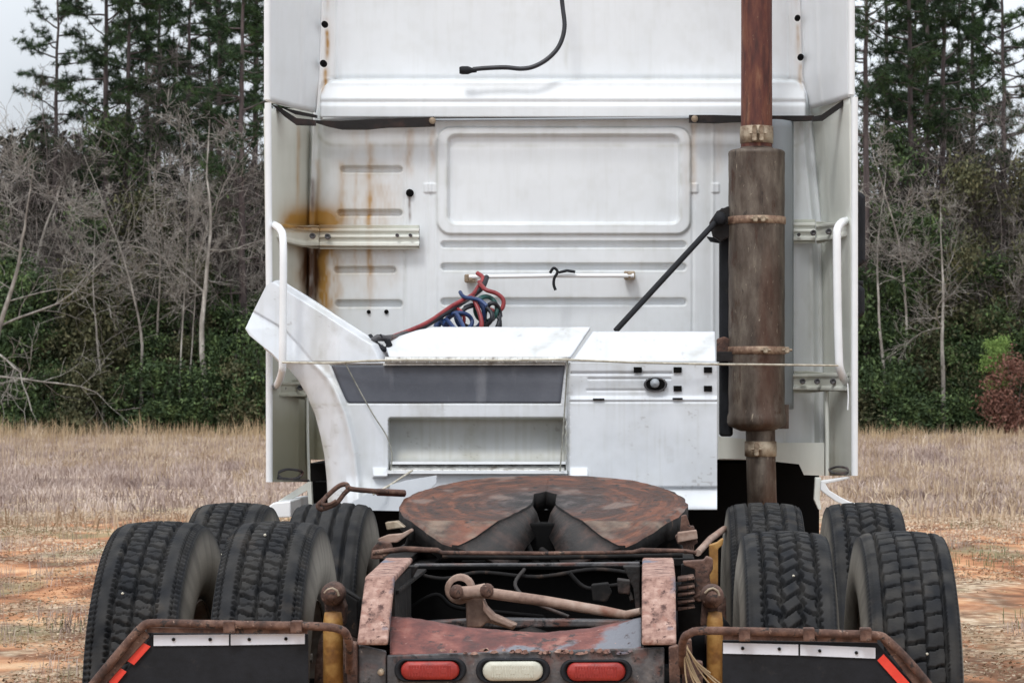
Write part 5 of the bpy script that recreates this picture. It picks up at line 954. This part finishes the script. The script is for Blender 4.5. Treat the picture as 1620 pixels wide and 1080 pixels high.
mb = MB(); mb.lathe(P(1037, 608, 9.585), [(.042, .01), (.045, 0), (.04, -.006), (.034, .004)], 22, 'Y'); mb.v = [(x, y, (z - Z(608, 9.585)) * .62 + Z(608, 9.585)) for x, y, z in mb.v]; lt = mb.build('latch', M['greasegrey'], FR)
poly('latch_slot', [(1022, 600), (1052, 600), (1050, 617), (1024, 617)], 9.583, 9.59, M['deep'], 0, lt); mb = MB(); mb.lathe(P(1036, 606, 9.578), [(0, -.014), (.012, -.01), (.018, .0), (.018, .006)], 14, 'Y'); mb.build('latch_knob', M['shield'], lt)
# ================================================================= LOOSE THINGS
def line(name, pts, r_, mt, label, cat, k=6, n=7):
    mb = MB(); mb.tube(smooth_path([P(*p) for p in pts], k), r_, n); return tag(mb.build(name, mt), label, cat)
line('rope', [(447, 573, 9.72), (520, 574, 9.58), (600, 570, 9.53), (700, 569.5, 9.53), (800, 570, 9.53), (897, 569, 9.53), (1000, 573, 9.55), (1133, 576, 9.57), (1200, 576.5, 9.8), (1326, 578, 9.96)], .0042, M['rope'], 'pale rope stretched level between the two grab handles across the loose fairing', 'rope')
line('cord', [(546, 574, 9.56), (566, 612, 9.57), (590, 655, 9.57), (612, 690, 9.56), (620, 720, 9.55), (618, 744, 9.54)], .0026, M['rope2'], 'thin grey cord slanting down across the dark step panel', 'cord')
line('cord', [(898, 569, 9.54), (895, 620, 9.56), (891, 680, 9.57), (886, 745, 9.54)], .003, M['rope2'], 'thin grey cord hanging down at the right end of the step opening', 'cord')
line('cord', [(590, 782, 9.15), (615, 768, 9.2), (640, 752, 9.45), (652, 744, 9.53)], .004, M['rope'], 'short pale cord tied under the lower step beside the rusty release handle', 'cord')
line('cord', [(1341, 606, 10.0), (1342, 628, 10.0), (1341, 648, 10.0)], .003, M['white'], 'short white cord end dangling below the right grab handle', 'cord')
cb2 = line('power_cable', [(884, -40, 10.40), (890, 10, 10.40), (893, 44, 10.39), (885, 72, 10.38), (868, 92, 10.37), (846, 105, 10.36), (825, 109, 10.36), (800, 107, 10.36), (770, 108, 10.36), (748, 110, 10.36)], .0095, M['hoseblack'], 'black cable hanging in a curve on the upper cab back, ending in a plug', 'cable', 8, 10)
mb = MB(); mb.lathe((0, 0, 0), [(0, 0), (.014, 0), (.017, .01), (.017, .035), (.011, .05), (.009, .07)], 12, 'X'); p_ = P(727, 111.5, 10.36); mb.v = [(x + p_[0], y + p_[1], z + p_[2]) for x, y, z in mb.v]; mb.build('plug', M['black'], cb2)
# air lines
HB = empty('air_hoses', P(760, 500, 10.2)); tag(HB, 'tangled bundle of red, blue and green air hoses looped below the hanger rail', 'hoses')
def hose(pts, mt, r_=.0095, nm='hose'): mb = MB(); mb.tube(smooth_path([P(*p) for p in pts], 6), r_, 9); return mb.build(nm, mt, HB)
def loop(cx, cy, rx, ry, D, ph, turns, mt, drift=2., r_=.0085):
    n = int(14 * turns); pts = [(cx + rx * math.cos(ph + i / n * turns * 6.283) + drift * i / n, cy + ry * math.sin(ph + i / n * turns * 6.283) + drift * i / n, D + .02 * math.sin(i * .9)) for i in range(n + 1)]; return hose(pts, mt, r_)
hose([(755, 432, 10.33), (764, 440, 10.3), (756, 455, 10.25), (745, 468, 10.2), (715, 484, 10.1), (680, 508, 9.95), (650, 522, 9.85), (620, 533, 9.75)], M['red'], .009)
hose([(770, 438, 10.31), (762, 456, 10.25), (738, 474, 10.2), (715, 489, 10.1), (685, 508, 9.97), (655, 524, 9.87), (622, 535, 9.77)], M['hoseblack'], .011)
hose([(758, 446, 10.26), (768, 458, 10.2), (785, 464, 10.2), (796, 474, 10.2), (794, 488, 10.2), (782, 492, 10.2), (765, 484, 10.2)], M['red'], .009)
hose([(748, 470, 10.15), (757, 490, 10.12), (762, 510, 10.1), (760, 522, 10.1)], M['red'], .009)
loop(768, 488, 17, 20, 10.2, 1, 1.7, M['green']); loop(742, 496, 22, 26, 10.16, .3, 1.3, M['blue']); loop(726, 508, 20, 14, 10.1, 2, 1.4, M['blue']); loop(752, 500, 26, 18, 10.14, 4, 1.4, M['hoseblack']); loop(778, 500, 12, 22, 10.18, 5, 1.2, M['hoseblack']); loop(720, 505, 14, 17, 10.12, 3.4, 1.1, M['red'], 1, .007)
hose([(694, 512, 10.05), (706, 506, 10.03), (716, 516, 9.95), (726, 524, 9.9), (734, 520, 9.9), (728, 506, 9.98), (722, 496, 10.05)], M['blue'], .0085)
hose([(690, 518, 10.05), (697, 508, 10.05), (706, 514, 10.02)], M['blue'], .014)
hose([(728, 462, 10.2), (735, 470, 10.15), (757, 474, 10.12), (770, 484, 10.1)], M['blue'], .008); hose([(780, 494, 10.2), (790, 505, 10.18), (791, 520, 10.18)], M['hoseblack'], .008)
GH = empty('brake_coupling', P(602, 552, 9.72)); tag(GH, 'black brake hose coupling resting on the top of the loose fairing', 'coupling')
def gp_(nm, mb): return mb.build(nm, M['black'] if nm != 'coupling_arm' else M['greasegrey'], GH)
mb = MB(); mb.tube(smooth_path([P(585, 531, 9.72), P(592, 541, 9.7), P(603, 550, 9.68), P(612, 553, 9.68)]), [.010] * 18 + [.012], 10); gp_('coupling_head', mb)
mb = MB(); mb.tube([P(590, 538, 9.69), P(598, 534, 9.68), P(610, 535, 9.7), P(626, 533, 9.75), P(650, 524, 9.86)], [.012, .014, .012, .011, .012], 10); gp_('coupling_arm', mb)
mb = MB(); mb.tube([P(612, 538, 9.68), P(616, 545, 9.68), P(613, 554, 9.68)], .012, 8); mb.tube([P(601, 529, 9.68), P(604, 534, 9.68)], .006, 6); gp_('coupling_body', mb)
# dry straw caught on the right bracket
mb = MB(); r2 = random.Random(3)
for k in range(9):
    a = (1080 + r2.uniform(-3, 6), 1018 + r2.uniform(-5, 8)); e = (1095 + r2.uniform(-4, 48), 1075 + r2.uniform(-20, 40)); mb.tube(smooth_path([P(a[0], a[1], 6.52), P((a[0] + e[0]) / 2 - 3, (a[1] + e[1]) / 2 + 4, 6.5), P(e[0], e[1], 6.48)], 3), .0022, 4)
tag(mb.build('straw_wisp', M['tallgrass']), 'wisp of pale straw stalks caught on the right mud flap bracket', 'straw', kind='stuff')
